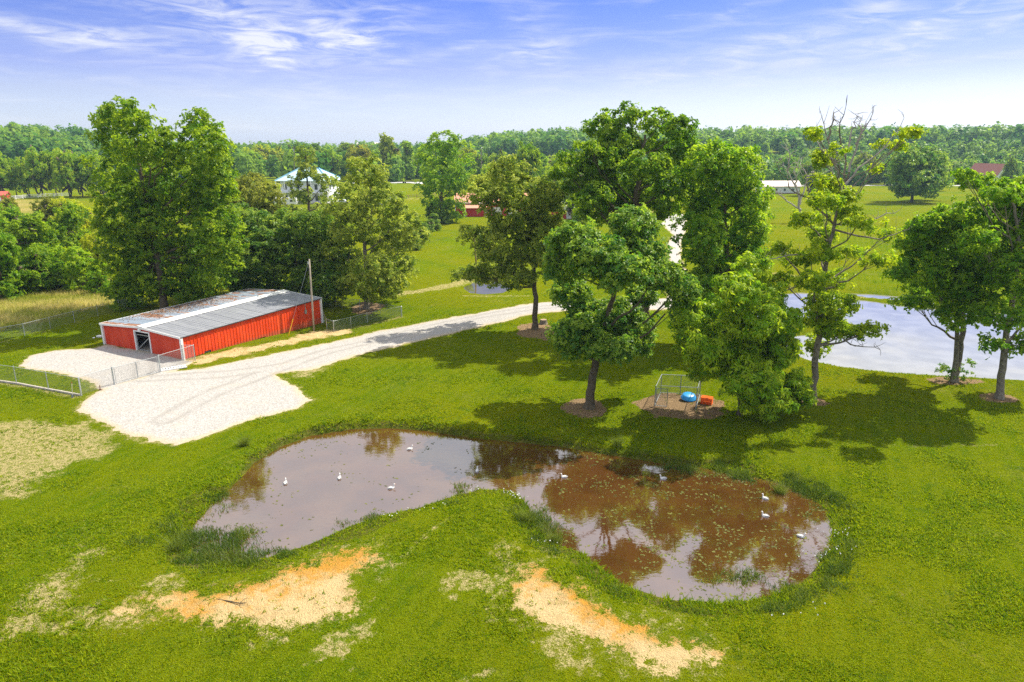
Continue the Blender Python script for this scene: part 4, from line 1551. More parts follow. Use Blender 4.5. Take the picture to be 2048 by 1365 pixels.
# second stem of the double tree
o = bpy.data.objects['double_tree']
B = np.array(o.location)
pts = np.array([at_depth(a, b, B[1] - .3) - B for a, b in ((1906, 764), (1912, 720), (1914, 670), (1910, 620), (1880, 540))])
V, Fq = tube(pts, np.linspace(.28, .1, 5), 8)
np_mesh('second_trunk', V, Fq, m_barkpale, o, smooth=True)
# sprouts at its foot
V, Fq, tone, _, _ = crown_leaves([(-.8, 0, .9, .9, .7, .7), (.9, .1, 1.2, .9, .7, .9)], 900, .2, rng, clump=.45)
np_mesh('foot_sprouts', V, Fq, LM['glossy'], o, attrs={'tone': ('FACE', tone)})

hero('lone_tree', 'lone round dark tree with short trunk in the right pasture', (1823, 404),
     [(1838, 303, 24, 12), (1815, 318, 26, 18), (1862, 320, 26, 20), (1838, 335, 42, 24), (1803, 345, 18, 20), (1872, 350, 20, 22), (1835, 362, 46, 20), (1812, 376, 24, 12), (1855, 374, 30, 14)],
     'glossy', 26000, .95, trad=.6, seed=31, clump=2.4, shell=.4, tw=0)
# a pale dead tree in the pasture
q = G(1605, 445)
q[2] = Hp(q[0], q[1])
dt = thing('dead_tree', 'pale leafless tree standing in front of the white shed', 'tree', q)
for k_, path in enumerate(([(1605, 445), (1600, 410), (1592, 375), (1575, 345), (1555, 325)], [(1600, 410), (1610, 375), (1622, 345), (1648, 318)], [(1592, 375), (1590, 345), (1600, 318)],
             [(1602, 420), (1565, 395), (1535, 372)], [(1622, 345), (1640, 350), (1665, 338)], [(1575, 345), (1580, 320), (1572, 300)])):
    pts = np.array([at_depth(a, b, q[1] + rng.uniform(-2, 2) * (k_ > 0)) - q for a, b in path])
    dense = np.stack([np.interp(np.linspace(0, 1, 9), np.linspace(0, 1, len(pts)), pts[:, i]) for i in range(3)], -1)
    dense[1:-1] += rng.normal(0, .25, (7, 3))
    m = MB().tube(dense, np.linspace(.42 if k_ == 0 else .25, .06, 9), 6)
    for j in range(3, 9):
        for _ in range(2):
            e = dense[j] + rng.normal(0, 1.3, 3) + [0, 0, 1.2]
            m.tube([dense[j], (dense[j] + e) / 2 + rng.normal(0, .2, 3), e], [.08, .06, .03], 4)
    m.build('trunk' if k_ == 0 else 'branch', m_dead, dt)


# ------------------------------------------------------------------ background trees: a few shapes, copied and stretched
def proto_tree(seed, style, n=10000):
    r = np.random.default_rng(seed)
    lobes = []
    if style == 'round':
        for i in range(16):
            a, z = r.uniform(0, 2 * pi), r.uniform(.28, .86)
            rad = .34 * math.sqrt(max(.05, 1 - ((z - .52) / .48) ** 2)) * r.uniform(.3, .85)
            lobes.append((rad * cos(a), rad * sin(a), z, .17, .17, .14))
    elif style == 'tall':
        for i in range(16):
            a, z = r.uniform(0, 2 * pi), r.uniform(.22, .92)
            rad = .20 * (1 - .6 * z) * r.uniform(.2, 1)
            lobes.append((rad * cos(a), rad * sin(a), z, .15 * (1.1 - .5 * z), .15 * (1.1 - .5 * z), .12))
    elif style == 'bush':
        for i in range(16):
            a, z = r.uniform(0, 2 * pi), r.uniform(.10, .80)
            rad = .36 * math.sqrt(max(.05, 1 - (z / .95) ** 2)) * r.uniform(.2, 1)
            lobes.append((rad * cos(a), rad * sin(a), z, .18, .18, .15))
    V, Fq, tone, cc, wh = crown_leaves(lobes, n, .046, r, clump=.10, per=30, shell=.35)
    trunk = np.array([(0, 0, 0), (.01, 0, .25), (0, .01, .5), (.01, 0, .8)])
    vt, ft = limb_mesh(trunk, [.022, .018, .012, .004], lobes, cc, wh, r, 0, 6, .004)
    vt[:, 2] = np.maximum(vt[:, 2], -.02)
    return (V, Fq, tone), (vt, ft)


PROTO = {}
for st, seeds in (('round', (1, 2, 3)), ('tall', (4, 5)), ('bush', (6, 7, 8))):
    for i, s in enumerate(seeds):
        (V, Fq, tone), (vt, ft) = proto_tree(s, st)
        t = thing('proto', '', '')
        a = np_mesh('trunk', vt, ft, m_bark, t, smooth=True)
        b = np_mesh('crown', V, Fq, LM['far'], t, attrs={'tone': ('FACE', tone)})
        PROTO[(st, i)] = (a.data, b.data)
        for o in (a, b, t):
            bpy.data.objects.remove(o)
MATCOPY = {}


def bgtree(name, label, px, base_y, hpx, wpx, style='round', leaf='far', var=None, group=None, cat='tree'):
    P = G(px, base_y)
    P[2] = Hp(P[0], P[1]) - .1
    T = at_depth(px, base_y - hpx, P[1])
    h = T[2] - P[2]
    wd = wpx / ppm(P)
    t = thing(name, label, cat, P, random.uniform(0, 6.28), group)
    ks = [k for k in PROTO if k[0] == style]
    key = ks[(var if var is not None else random.randrange(99)) % len(ks)]
    ta, cb = PROTO[key]
    link(bpy.data.objects.new('trunk', ta), t)
    if leaf != 'far':
        kk = (key, leaf)
        if kk not in MATCOPY:
            mc = cb.copy()
            mc.materials[0] = LM[leaf]
            MATCOPY[kk] = mc
        cb = MATCOPY[kk]
    link(bpy.data.objects.new('crown', cb), t)
    wide = {'round': .96, 'tall': .52, 'bush': 1.0}[style]
    t.scale = (wd / wide, wd / wide, h / .98)
    return t


ORD = ['first', 'second', 'third', 'fourth', 'fifth', 'sixth', 'seventh', 'eighth', 'ninth', 'tenth', 'eleventh', 'twelfth', 'thirteenth', 'fourteenth', 'fifteenth', 'sixteenth']
row = [(4, 394, 92, 62), (34, 392, 74, 46), (60, 393, 80, 50), (86, 394, 98, 64), (114, 393, 92, 54), (140, 395, 98, 58), (166, 394, 86, 52), (190, 393, 88, 56), (214, 395, 84, 54)]
for i, (x, y, h, w_) in enumerate(row):
    bgtree('row_tree', ORD[i] + ' tree from the left in the row behind the rail fence', x, y, h, w_, 'round', 'bright', i, 'trees in the row behind the rail fence')
for lab, x, y, h, w_, st, lf in (
        ('bronze shrubby tree at the left edge before the hay field', 22, 482, 92, 62, 'bush', 'brown'),
        ('bronze shrubby tree right of the hay field gap', 100, 470, 80, 60, 'bush', 'brown'),
        ('yellow green tree touching the left side of the maple', 170, 505, 105, 90, 'bush', 'yellow'),
        ('low yellow green tree under the maple left side', 198, 560, 95, 60, 'bush', 'yellow'),
        ('broad flat-layered green tree in the left thicket', 75, 545, 120, 130, 'bush', 'maple'),
        ('green thicket tree behind the broad layered one', 128, 530, 95, 80, 'bush', 'maple'),
        ('dark bush at the left edge above the tall grass', 8, 600, 140, 110, 'bush', 'chestnut'),
        ('round bush at the foot of the left thicket', 130, 575, 80, 90, 'bush', 'chestnut'),
        ('small leafy bush between tall grass and thicket', 62, 588, 70, 80, 'bush', 'maple'),
        ('shrub at the foot of the maple left edge', 205, 590, 50, 60, 'bush', 'chestnut'),
        ('layered green tree in the thicket left of the yellow green one', 150, 525, 120, 100, 'bush', 'maple'),
        ('leafy green tree at the left edge below the hay field', 25, 520, 110, 110, 'bush', 'chestnut'),
        ('bright green bush left of the maple foot', 168, 582, 90, 90, 'bush', 'bright'),
        ('dense green bush in the front of the left thicket', 95, 585, 95, 100, 'bush', 'ash'),
        ('green bush at the left edge beside the tall grass', 30, 596, 90, 90, 'bush', 'ash'),
        ('yellow green tree between bronze tree and hay field', 140, 470, 75, 70, 'bush', 'yellow'),
        ('bright tree behind the maple right shoulder', 465, 420, 90, 60, 'round', 'bright'),
        ('green tree filling the gap behind the dark thicket', 535, 520, 100, 90, 'bush', 'ash'),
        ('green bushy tree left of the gnarled tree', 660, 520, 100, 80, 'bush', 'ash'),
        ('bright tree peeping out right of the maple top', 452, 470, 120, 66, 'round', 'yellow'),
        ('bright bushy tree between the maple and the bronze tree', 470, 520, 150, 70, 'bush', 'bright'),
        ('round dark tree left of the blue roofed house', 528, 352, 64, 50, 'round', 'far'),
        ('second round tree left of the blue roofed house', 558, 352, 58, 44, 'round', 'far'),
        ('bright bush in front of the blue roofed house porch', 545, 446, 40, 50, 'bush', 'bright'),
        ('dark round tree directly behind the blue roof', 615, 360, 72, 62, 'round', 'maple'),
        ('bright round tree right behind the blue roof', 668, 362, 62, 56, 'round', 'bright'),
        ('broad tree right of the blue roofed house', 722, 362, 74, 62, 'round', 'far'),
        ('dark tree behind the blue roofed house to the right', 700, 352, 64, 40, 'tall', 'dark'),
        ('tall slender tree by the lane, left one of two', 783, 362, 90, 42, 'tall', 'far'),
        ('tall slender tree by the lane, right one of two', 818, 360, 74, 30, 'tall', 'far'),
        ('sunlit tree behind the red garage roof', 985, 395, 70, 60, 'round', 'bright'),
        ('large round tree above the olive oak', 1045, 420, 130, 86, 'round', 'maple'),
        ('bright tree right of the olive oak crown', 1105, 430, 100, 60, 'round', 'bright'),
        ('dark tree left of the fan-topped tree', 1150, 440, 110, 70, 'round', 'dark'),
        ('sunlit shrub by the white roofed shed', 1165, 450, 60, 50, 'bush', 'bright'),
        ('hazy tree between fan-topped tree and dense tree', 1392, 385, 80, 60, 'round', 'far'),
        ('tree right behind the lone pasture tree', 1872, 382, 70, 52, 'round', 'dark'),
        ('dark evergreen beside the brown roofed house', 1905, 364, 42, 62, 'round', 'dark'),
        ('dark tree right of the brown roofed house', 2018, 358, 44, 34, 'round', 'dark'),
        ('bushy dark tree right of the white shed', 1622, 392, 74, 60, 'round', 'dark'),
        ('green tree behind the white shed, left end', 1505, 368, 58, 56, 'round', 'far'),
        ('green tree behind the white shed, right end', 1572, 364, 56, 60, 'round', 'far'),
        ('round tree behind the bare branching top', 1668, 366, 60, 58, 'round', 'far'),
        ('dark green tree on the road left of the lone tree', 1725, 368, 62, 60, 'round', 'far'),
        ('small tree on the road near the lone tree', 1768, 370, 46, 40, 'round', 'dark'),
        ('dark shrub tree at the foot of the tall broad tree', 888, 448, 46, 40, 'bush', 'dark'),
        ('bright bush below the vine-clad tree', 640, 500, 70, 80, 'bush', 'bright'),
        ('leafy tree filling behind the dark thicket', 560, 540, 90, 90, 'bush', 'bright')):
    bgtree({'bush': 'bushy_tree', 'round': 'round_tree', 'tall': 'slender_tree'}[st], lab, x, y, h, w_, st, lf)
belt = [(445, 356, 62, 50), (478, 352, 58, 46), (500, 358, 64, 50), (585, 350, 56, 44), (640, 348, 60, 48), (690, 352, 62, 46), (745, 352, 58, 46), (765, 346, 50, 36),
        (845, 356, 60, 40), (865, 350, 54, 40), (935, 360, 64, 52), (960, 368, 62, 50), (1000, 372, 70, 56), (1075, 380, 72, 58), (1110, 376, 66, 52), (1170, 372, 60, 56)]
for i, (x, y, h, w_) in enumerate(belt):
    bgtree('belt_tree', ORD[i] + ' tree from the left in the tree belt behind house and garage', x, y, h, w_, 'round', ('far', 'ash', 'far', 'chestnut', 'maple')[i % 5], i, 'trees of the belt behind house and garage')
# hedge of clipped evergreens along the back lawn
hedge = [(864, 445, 36, 24), (868, 462, 34, 26), (858, 472, 32, 24), (848, 480, 34, 26), (838, 490, 34, 28), (828, 500, 36, 30)]
for i, (x, y, h, w_) in enumerate(hedge):
    bgtree('hedge_evergreen', ORD[i] + ' evergreen of the hedge beside the back lawn, counted from the garage', x, y, h, w_, 'tall', 'dark', i, 'evergreens of the back lawn hedge', 'shrub')

# ------------------------------------------------------------------ woodland to the horizon (one mass)
def woods(name, label, spots, seed):
    r = np.random.default_rng(seed)
    Vs, tones = [], []
    for (x, y, h, wd, tn, nl) in spots:
        z0 = float(h0(x, y))
        d = unit(r.normal(size=(nl, 3)))
        d[:, 2] = np.maximum(d[:, 2], -.9 + .3 * r.uniform(size=nl))
        rad = r.uniform(.72, 1.02, nl)[:, None] * (1 + .18 * np.sin(5 * np.arctan2(d[:, 1], d[:, 0]) + x)[:, None])
        P = np.array([x, y, z0 + h * .48]) + d * rad * np.array([wd / 2, wd / 2, h * .52])
        P += r.normal(0, .05 * wd, P.shape)
        nrm = unit(d + r.normal(0, .5, d.shape) + [0, 0, .3])
        t = unit(np.cross(nrm, r.normal(size=nrm.shape)))
        b = np.cross(nrm, t)
        s = wd * .125 * r.uniform(.6, 1.4, nl)[:, None]
        Vs.append(np.stack([P - t * s, P + b * s * .8, P + t * s, P - b * s * .8], 1).reshape(-1, 3))
        tones.append(np.clip(tn + r.normal(0, .16, nl), 0, 1))
    V = np.concatenate(Vs)
    o = np_mesh(name, V, np.arange(len(V)).reshape(-1, 4), LM['wood'], attrs={'tone': ('FACE', np.concatenate(tones))})
    return tag(o, label, 'woodland', kind='stuff')


def spots_in(x0, x1, d0, d1, n, seed, hmin=12, hmax=19, nl=150, skip=None):
    nl = int(nl * 1.25)
    r = np.random.default_rng(seed)
    out = []
    for _ in range(n):
        a = (r.uniform(x0, x1) - CX) / F
        y = d0 * (d1 / d0) ** r.uniform()
        x = a * y / cos(PITCH) * .98
        if skip and skip(x, y):
            continue
        h = r.uniform(hmin, hmax)
        out.append((x, y, h, h * r.uniform(.55, .85), np.clip(r.normal(.45, .25), 0, 1), int(nl * np.clip(700 / y, .5, 1.4))))
    return out


woods('left_hill_woods', 'wooded hill on the left horizon behind the tree row', spots_in(-260, 330, 470, 820, 330, 1), 1)
woods('middle_woods', 'hazy woods on the horizon behind the blue roofed house', spots_in(330, 960, 420, 1300, 460, 2, 10, 19), 2)
woods('right_ridge_woods', 'long wooded ridge along the right horizon', spots_in(940, 2400, 640, 950, 900, 3, 13, 20), 3)
woods('right_valley_woods', 'paler scrub and trees below the right ridge', spots_in(1150, 2500, 390, 650, 1050, 4, 6, 12), 4)

# ------------------------------------------------------------------ far buildings
m_bluroof = plain('pale_blue_roof', (.42, .58, .68), .45, var=.08)
m_ridge = plain('blue_ridge', (.16, .42, .58), .5)
m_salmon = plain('salmon_roof', (.62, .28, .18), .6, var=.12)
m_brownroof = plain('brown_shingle', (.25, .10, .075), .8, var=.15)
m_paleroof = plain('pale_tin_roof', (.62, .52, .48), .6, var=.12)
m_whitewall = plain('white_siding', (.72, .73, .74), .6, var=.05)
m_garagered = plain('garage_red', (.48, .03, .03), .6)


def house_frame(name, label, px, py, rz, cat='house'):
    P = G(px, py)
    P[2] = Hp(P[0], P[1])
    return thing(name, label, cat, P, rz)


def gable_roof(m, w_, d, z, rise, over=.5):
    """ridge along x"""
    pr = [(-d / 2 - over, z - .1), (-d / 2 - over, z + .12), (0, z + rise + .15), (d / 2 + over, z + .12), (d / 2 + over, z - .1), (0, z + rise - .1)]
    return m.prism(pr, 0, -w_ / 2 - over, w_ / 2 + over)


def win(t, x, y, z, w_, h, face=-1):
    f = MB().box((x - w_ / 2 - .1, y - .06, z - .1), (x + w_ / 2 + .1, y + .04, z + h + .1)).build('window', m_white, t)
    MB().box((x - w_ / 2, y - .10, z), (x + w_ / 2, y - .065, z + h)).build('pane', m_glass, f)


# blue roofed house, two storeys with porches
hs = house_frame('white_house', 'two-storey white house with pale blue hipped roof and porches', 624, 404, radians(-6))
W2, D2 = 9.5, 7.0
MB().box((-W2, -D2, -.3), (W2, D2, 8.6)).build('wall', m_whitewall, hs)
m = MB()
e = 1.6
zr_, hr_ = 8.6, 13.2
V = [(-W2 - e, -D2 - e, zr_), (W2 + e, -D2 - e, zr_), (W2 + e, D2 + e, zr_), (-W2 - e, D2 + e, zr_), (-4, 0, hr_), (4, 0, hr_)]
m.add(V, [(0, 1, 5, 4), (1, 2, 5), (2, 3, 4, 5), (3, 0, 4), (3, 2, 1, 0)])
rf = m.build('roof', m_bluroof, hs)
for a, b in ((0, 4), (1, 5), (4, 5), (2, 5), (3, 4)):
    MB().bar(np.array(V[a]) + [0, 0, .12], np.array(V[b]) + [0, 0, .12], .38, .2).build('ridge_strip', m_ridge, rf)
MB().box((-W2 - 1.4, -D2 - 2.4, 4.0), (W2 + 1.4, -D2 - .02, 4.3)).build('balcony', m_whitewall, hs)
MB().box((-W2 - 1.4, -D2 - 2.4, -.2), (W2 + 1.4, -D2 - .02, .25)).build('porch_floor', m_concrete, hs)
for k in range(7):
    x = -W2 - 1.2 + k * (2 * W2 + 2.4) / 6
    MB().box((x - .16, -D2 - 2.2, .25), (x + .16, -D2 - 1.9, 4.0)).build('column', m_white, hs)
    MB().box((x - .16, -D2 - 1.7, 4.3), (x + .16, -D2 - 1.4, 8.58)).build('column', m_white, hs)
for x in (-7.6, -5.0, -2.4, 2.4, 5.0, 7.6):
    for z in (.9, 5.2):
        win(hs, x, -D2, z, 1.2, 2.1)
MB().box((-.7, -D2 - .12, .3), (.7, -D2 - .03, 2.7)).build('door', m_glass, hs)
for y in (-4, 0, 4):
    for z in (.9, 5.2):
        MB().box((W2 + .01, y - .6, z), (W2 + .08, y + .6, z + 2)).build('window', m_glass, hs)

# white camper trailer and cars by the house
m_tyre = plain('tyre', (.02, .02, .02), .9)


def camper(label, px, py, rz):
    t = house_frame('camper_trailer', label, px, py, rz, 'camper')
    MB().prism([(-4, .7), (4, .7), (4.3, 1.6), (4.0, 3.1), (-3.9, 3.1), (-4.2, 2.0)], 1, -1.2, 1.2).build('body', m_white, t, bevel=.1)
    for x in (-2.4, 0, 2.3):
        MB().box((x - .5, -1.25, 1.7), (x + .5, -1.205, 2.4)).build('window', m_glass, t)
    for s in (-1, 1):
        MB().tube([(0, s * 1.0, .42), (0, s * 1.2, .42)], .42, 12).build('wheel', m_tyre, t)
    MB().bar((4, 0, .6), (5.4, 0, .5), .12).build('hitch', m_galv, t)


camper('white camper trailer parked left of the blue roofed house', 572, 413, radians(8))


def car(label, px, py, rz, col):
    t = house_frame('parked_car', label, px, py, rz, 'car')
    mc = plain('car_paint', col, .25, var=.05, spec=.6)
    MB().prism([(-2.2, .35), (2.2, .35), (2.25, .75), (1.2, .95), (.5, 1.45), (-1.2, 1.5), (-1.9, 1.0), (-2.25, .9)], 1, -.88, .88).build('body', mc, t, bevel=.08)
    MB().prism([(1.0, .98), (.45, 1.40), (-1.15, 1.44), (-1.7, 1.02)], 1, -.895, .895).build('windows', m_glass, t)
    for x in (-1.35, 1.4):
        for s in (-1, 1):
            MB().tube([(x, s * .72, .33), (x, s * .91, .33)], .33, 14).build('wheel', m_tyre, t)


car('dark car parked right of the gnarled tree top', 757, 414, radians(15), (.02, .022, .025))
car('silver car in front of the blue roofed house', 688, 407, radians(-10), (.5, .52, .55))
car('dark car standing on the far lane', 775, 364, radians(5), (.03, .02, .02))


def flat_trailer(label, px, py, rz):
    t = house_frame('flat_trailer', label, px, py, rz, 'trailer')
    MB().box((-4, -1.2, .75), (4, 1.2, .95)).build('bed', m_dark, t)
    MB().bar((4, 0, .8), (5.6, 0, .7), .15).build('hitch', m_dark, t)
    for x in (-.6, .5):
        for s in (-1, 1):
            MB().tube([(x, s * 1.0, .4), (x, s * 1.2, .4)], .4, 12).build('wheel', m_tyre, t)


flat_trailer('dark flat trailer on the far lane', 809, 367, radians(3))

# red garage with salmon roof, lower wing in front
gr = house_frame('red_garage', 'red garage with salmon roof and white corner trim behind the oak', 985, 432, 0, 'garage')
MB().box((-12, 0, -.3), (12, 9, 4.2)).build('wall', m_garagered, gr)
o = gable_roof(MB(), 24, 9, 4.2, 2.6).build('roof', m_salmon, gr)
o.location = (0, 4.5, 0)
MB().box((-8.5, -3, -.3), (-2, -.02, 2.6)).build('wing', m_garagered, gr)
MB().prism([(-3.4, 2.6), (-3.4, 2.75), (-.02, 3.75), (-.02, 3.6)], 0, -8.8, -1.7).build('wing_roof', m_salmon, gr)
for x, y in ((-12.0, -.08), (12.0, -.08), (-8.5, -3.08), (-2.0, -3.08)):
    MB().box((x - .14, y - .1, -.3), (x + .14, y + .06, 4.1 if abs(x) > 10 else 2.5)).build('corner_trim', m_white, gr)
MB().box((-12.6, -.62, 3.95), (12.6, -.52, 4.3)).build('fascia', m_white, gr)
for x in (1.5, 6.5):
    MB().box((x - 1.6, -.08, 0), (x + 1.6, -.02, 2.7)).build('garage_door', m_white, gr)
sh = house_frame('red_shed', 'small red shed with white roof beyond the oak crown', 1132, 436, radians(12), 'shed')
MB().box((-4, -3, -.3), (4, 3, 2.7)).build('wall', m_garagered, sh)
gable_roof(MB(), 8, 6, 2.7, 2.2).build('roof', m_white, sh)
MB().box((-.8, -3.08, 0), (.8, -3.02, 2.1)).build('door', m_white, sh)
# long white shed on the right
ws = house_frame('white_shed', 'long low white shed with pale tin roof in the right pasture', 1560, 388, radians(2), 'shed')
MB().box((-9.4, 0, -.3), (9.4, 7, 3.3)).build('wall', m_whitewall, ws)
o = gable_roof(MB(), 18.8, 7, 3.3, 2.4).build('roof', m_paleroof, ws)
o.location = (0, 3.5, 0)
MB().box((-9.45, -.05, -.2), (9.45, -.01, .35)).build('skirting', plain('brick_skirt', (.25, .12, .08), .9), ws)
for x in (-6, -2, 2, 6):
    win(ws, x, -.02, 1.3, 1.0, 1.1)
# brown roofed house at the right
bh = house_frame('brown_roofed_house', 'white house with brown shingle roof on the far right road', 1975, 359, radians(-72), 'house')
MB().box((-8, -5, -.3), (8, 5, 6.4)).build('wall', m_whitewall, bh)
MB().prism([(-5, 6.4), (5, 6.4), (0, 12.2)], 0, 7.7, 7.99).build('gable', m_whitewall, bh)
gable_roof(MB(), 16, 10, 6.4, 6.2, .8).build('roof', m_brownroof, bh)
for x in (-5, -1, 3, 6):
    win(bh, x, -5, 1.4, 1.1, 2.0)
for y in (-2, 2):
    MB().box((8.01, y - .55, 1.4), (8.1, y + .55, 3.4)).build('window', m_glass, bh)
ls = house_frame('small_red_shed', 'small red roofed shed at the left picture edge', 4, 402, radians(20), 'shed')
MB().box((-2.6, -2, -.2), (2.6, 2, 2.2)).build('wall', m_garagered, ls)
gable_roof(MB(), 5.2, 4, 2.2, 1.5, .3).build('roof', plain('red_roof', (.5, .10, .07), .6), ls)
MB().box((-.5, -2.06, 0), (.5, -2.02, 1.8)).build('door', m_white, ls)
# long pale hall on the horizon
P = at_depth(736, 291, 1180)
wh_ = thing('pale_hall', 'long pale hall far away on the hazy horizon', 'building', (P[0], 1180, float(h0(P[0], 1180))))
MB().box((-17, -8, -1), (17, 8, 14)).build('wall', m_whitewall, wh_)
gable_roof(MB(), 34, 16, 14, 3, .5).build('roof', m_paleroof, wh_)


def rail_fence(label, pts_px, h, rails, mat, every=3.0):
    P = [G(*q) for q in pts_px]
    for q in P:
        q[2] = Hp(q[0], q[1])
    t = thing('rail_fence', label, 'fence', P[0])
    b0 = P[0]
    for a, b in zip(P[:-1], P[1:]):
        n = max(1, int(np.linalg.norm((b - a)[:2]) / every))
        for k in range(n + 1):
            q = a + (b - a) * k / n - b0
            MB().box((q[0] - .09, q[1] - .09, q[2] - .2), (q[0] + .09, q[1] + .09, q[2] + h)).build('post', mat, t)
        for z in rails:
            MB().bar(a - b0 + [0, -.1, z], b - b0 + [0, -.1, z], .05, .17).build('rail', mat, t)


rail_fence('white three-board rail fence under the left tree row', [(18, 401), (60, 397), (140, 393)], 1.7, (.5, 1.0, 1.5), m_white)
rail_fence('dark rail fence on the sandy patch left of the garage', [(800, 398), (850, 396), (872, 394)], 1.6, (.7, 1.3), m_wood)

# ------------------------------------------------------------------ grass, reeds, weed
def blades(P, h, wd, r, lean=.35, per=3, spread=.05):
    """per triangular blades at every point"""
    n = len(P) * per
    B = np.repeat(P, per, 0)
    B = B + np.c_[r.normal(0, spread, (n, 2)), np.zeros(n)]
    hh = np.repeat(np.broadcast_to(h, (len(P),)), per) * r.uniform(.6, 1.25, n)
    ww = np.repeat(np.broadcast_to(wd, (len(P),)), per) * r.uniform(.7, 1.3, n)
    a = r.uniform(0, 2 * pi, n)
    s = np.stack([np.cos(a), np.sin(a), np.zeros(n)], -1)
    ln = r.normal(0, lean, (n, 2))
    tip = B + np.c_[ln * hh[:, None], hh]
    V = np.stack([B - s * ww[:, None] / 2, B + s * ww[:, None] / 2, tip], 1).reshape(-1, 3)
    return V, np.arange(3 * n).reshape(n, 3)


def scatter(n, y0, y1, r, power=1.6, xmax=.80):
    """points over the ground, thinning out with distance"""
    u = r.uniform(size=n)
    y = y0 + (y1 - y0) * u ** power
    x = r.uniform(-1, 1, n) * (y * xmax + 6)
    return x, y


m_grass = leaf_mat('grass_blade', (.080, .165, .003), (.275, .325, .006), .45, .04)
m_reed = leaf_mat('reed_blade', (.045, .100, .008), (.160, .205, .022), .3, .25)
m_tallg = leaf_mat('tall_grass_blade', (.26, .30, .03), (.62, .52, .20), .45, .05)
r = np.random.default_rng(5)
x, y = scatter(210000, 22, 92, r)
mk = masks(x, y)
ok = (mk['grav'] > .15) & (mk['shore'] > .1) & (r.uniform(size=len(x)) > np.maximum(np.maximum(sstep(mk['soil'], .1, .6) * .97, mk['dry'] * .75), mk['mulch'] * .95))
# no grass under the barn
lx = (x - BN[0]) * bu[0] + (y - BN[1]) * bu[1]
ly = (x - BN[0]) * bv[0] + (y - BN[1]) * bv[1]
ok &= ~((lx > -.1) & (lx < BL + .1) & (ly > -.1) & (ly < BW + .1))
x, y = x[ok], y[ok]
lush = vnoise(x, y, 3.5, 61, 3)
hgt = (.06 + .12 * sstep(lush, .42, .7)) * np.where(y > 60, .8, 1) + .12 * sstep(-mk['shore'][ok], -2.2, -.3)
P = np.stack([x, y, H(x, y) - .01], -1)
V, Fq = blades(P, hgt, .045 + y * .0007, r, .75, 3, .05)
tone = np.clip(np.repeat(.55 + .5 * (vnoise(x, y, 1.2, 63, 2) - .5) - .35 * (lush - .5), 3) + r.normal(0, .30, len(Fq)), 0, 1)
g = np_mesh('grass', V, Fq, m_grass, attrs={'tone': ('FACE', tone)})
tag(g, 'short green lawn grass around the brown pond', 'grass', kind='stuff')

# reeds and rushes along the pond rim
r = np.random.default_rng(6)
x = r.uniform(-26, 26, 160000)
y = r.uniform(24, 52, 160000)
s = sdist(x, y, pond)
far_side = y > 44 + .12 * x
nn = vnoise(x, y, 1.8, 71, 3)
dens = np.where(far_side, sstep(-np.abs(s - .25), -.5, -.1) * .3 * sstep(nn, .4, .6), sstep(-np.abs(s - .3), -1.9, -.3) * sstep(nn, .45, .66))
# the shallow left tip is overgrown
lt_ = G(395, 1085, WL)
rt_ = G(1560, 1175, WL)
dl = np.hypot((x - lt_[0]) / 4.2, (y - lt_[1]) / 2.4)
dr = np.hypot((x - rt_[0]) / 5.0, (y - rt_[1]) / 1.8)
dens = np.maximum(dens, .75 * sstep(-dl, -1.1, -.5) * sstep(nn, .35, .55))
dens = np.maximum(dens, .6 * sstep(-dr, -1.1, -.4) * sstep(nn, .40, .6))
ok = r.uniform(size=len(x)) < dens * .75
x, y, s, nn = x[ok], y[ok], s[ok], nn[ok]
P = np.stack([x, y, np.maximum(H(x, y), WL) - .02], -1)
V, Fq = blades(P, .14 + .30 * sstep(nn, .5, .8), .045, r, .55, 4, .09)
tone = np.clip(np.repeat(.4 + .9 * (vnoise(x, y, 1.0, 73, 2) - .5), 4) + r.normal(0, .25, len(Fq)), 0, 1)
g = np_mesh('reeds', V, Fq, m_reed, attrs={'tone': ('FACE', tone)})
tag(g, 'dark green rushes and reeds along the brown pond rim', 'reeds', kind='stuff')
# single big tussocks one can pick out
for i, (px, py, lab) in enumerate(((1110, 1085, 'bright grass tussock at the right foot of the peninsula'), (1055, 1045, 'tall grass tussock on the right flank of the peninsula'),
                                   (352, 1105, 'small bright tussock in the overgrown left pond tip'), (1235, 905, 'grass tussock on the far bank above the dark reflection'),
                                   (490, 905, 'tussock on the left far bank of the pond'), (1560, 985, 'tussock on the far bank near the pond right end'))):
    q = G(px, py, WL)
    n = 260
    PP = np.c_[r.normal(0, .16, (n, 2)), np.zeros(n)]
    V, Fq = blades(PP, .75, .035, r, .5, 1, 0)
    o = np_mesh('grass_tussock', V, Fq, m_reed, attrs={'tone': ('FACE', np.clip(r.normal(.8, .2, n), 0, 1))})
    o.location = (q[0], q[1], max(Hp(q[0], q[1]), WL) - .03)
    tag(o, lab, 'tussock')

# tall dry grass beyond the left fence
r = np.random.default_rng(8)
x = r.uniform(-130, -40, 60000)
y = r.uniform(74, 118, 60000)
mk = masks(x, y)
ok = r.uniform(size=len(x)) < mk['tall']
x, y = x[ok], y[ok]
P = np.stack([x, y, H(x, y)], -1)
V, Fq = blades(P, .75, .09, r, .25, 3, .12)
tone = np.clip(np.repeat(.15 + 1.5 * (vnoise(x, y * 2.2, 7, 81, 2) - .35), 3) + r.normal(0, .2, len(Fq)), 0, 1)
g = np_mesh('tall_grass', V, Fq, m_tallg, attrs={'tone': ('FACE', tone)})
tag(g, 'tall straw coloured grass beyond the chain-link fence', 'grass', kind='stuff')

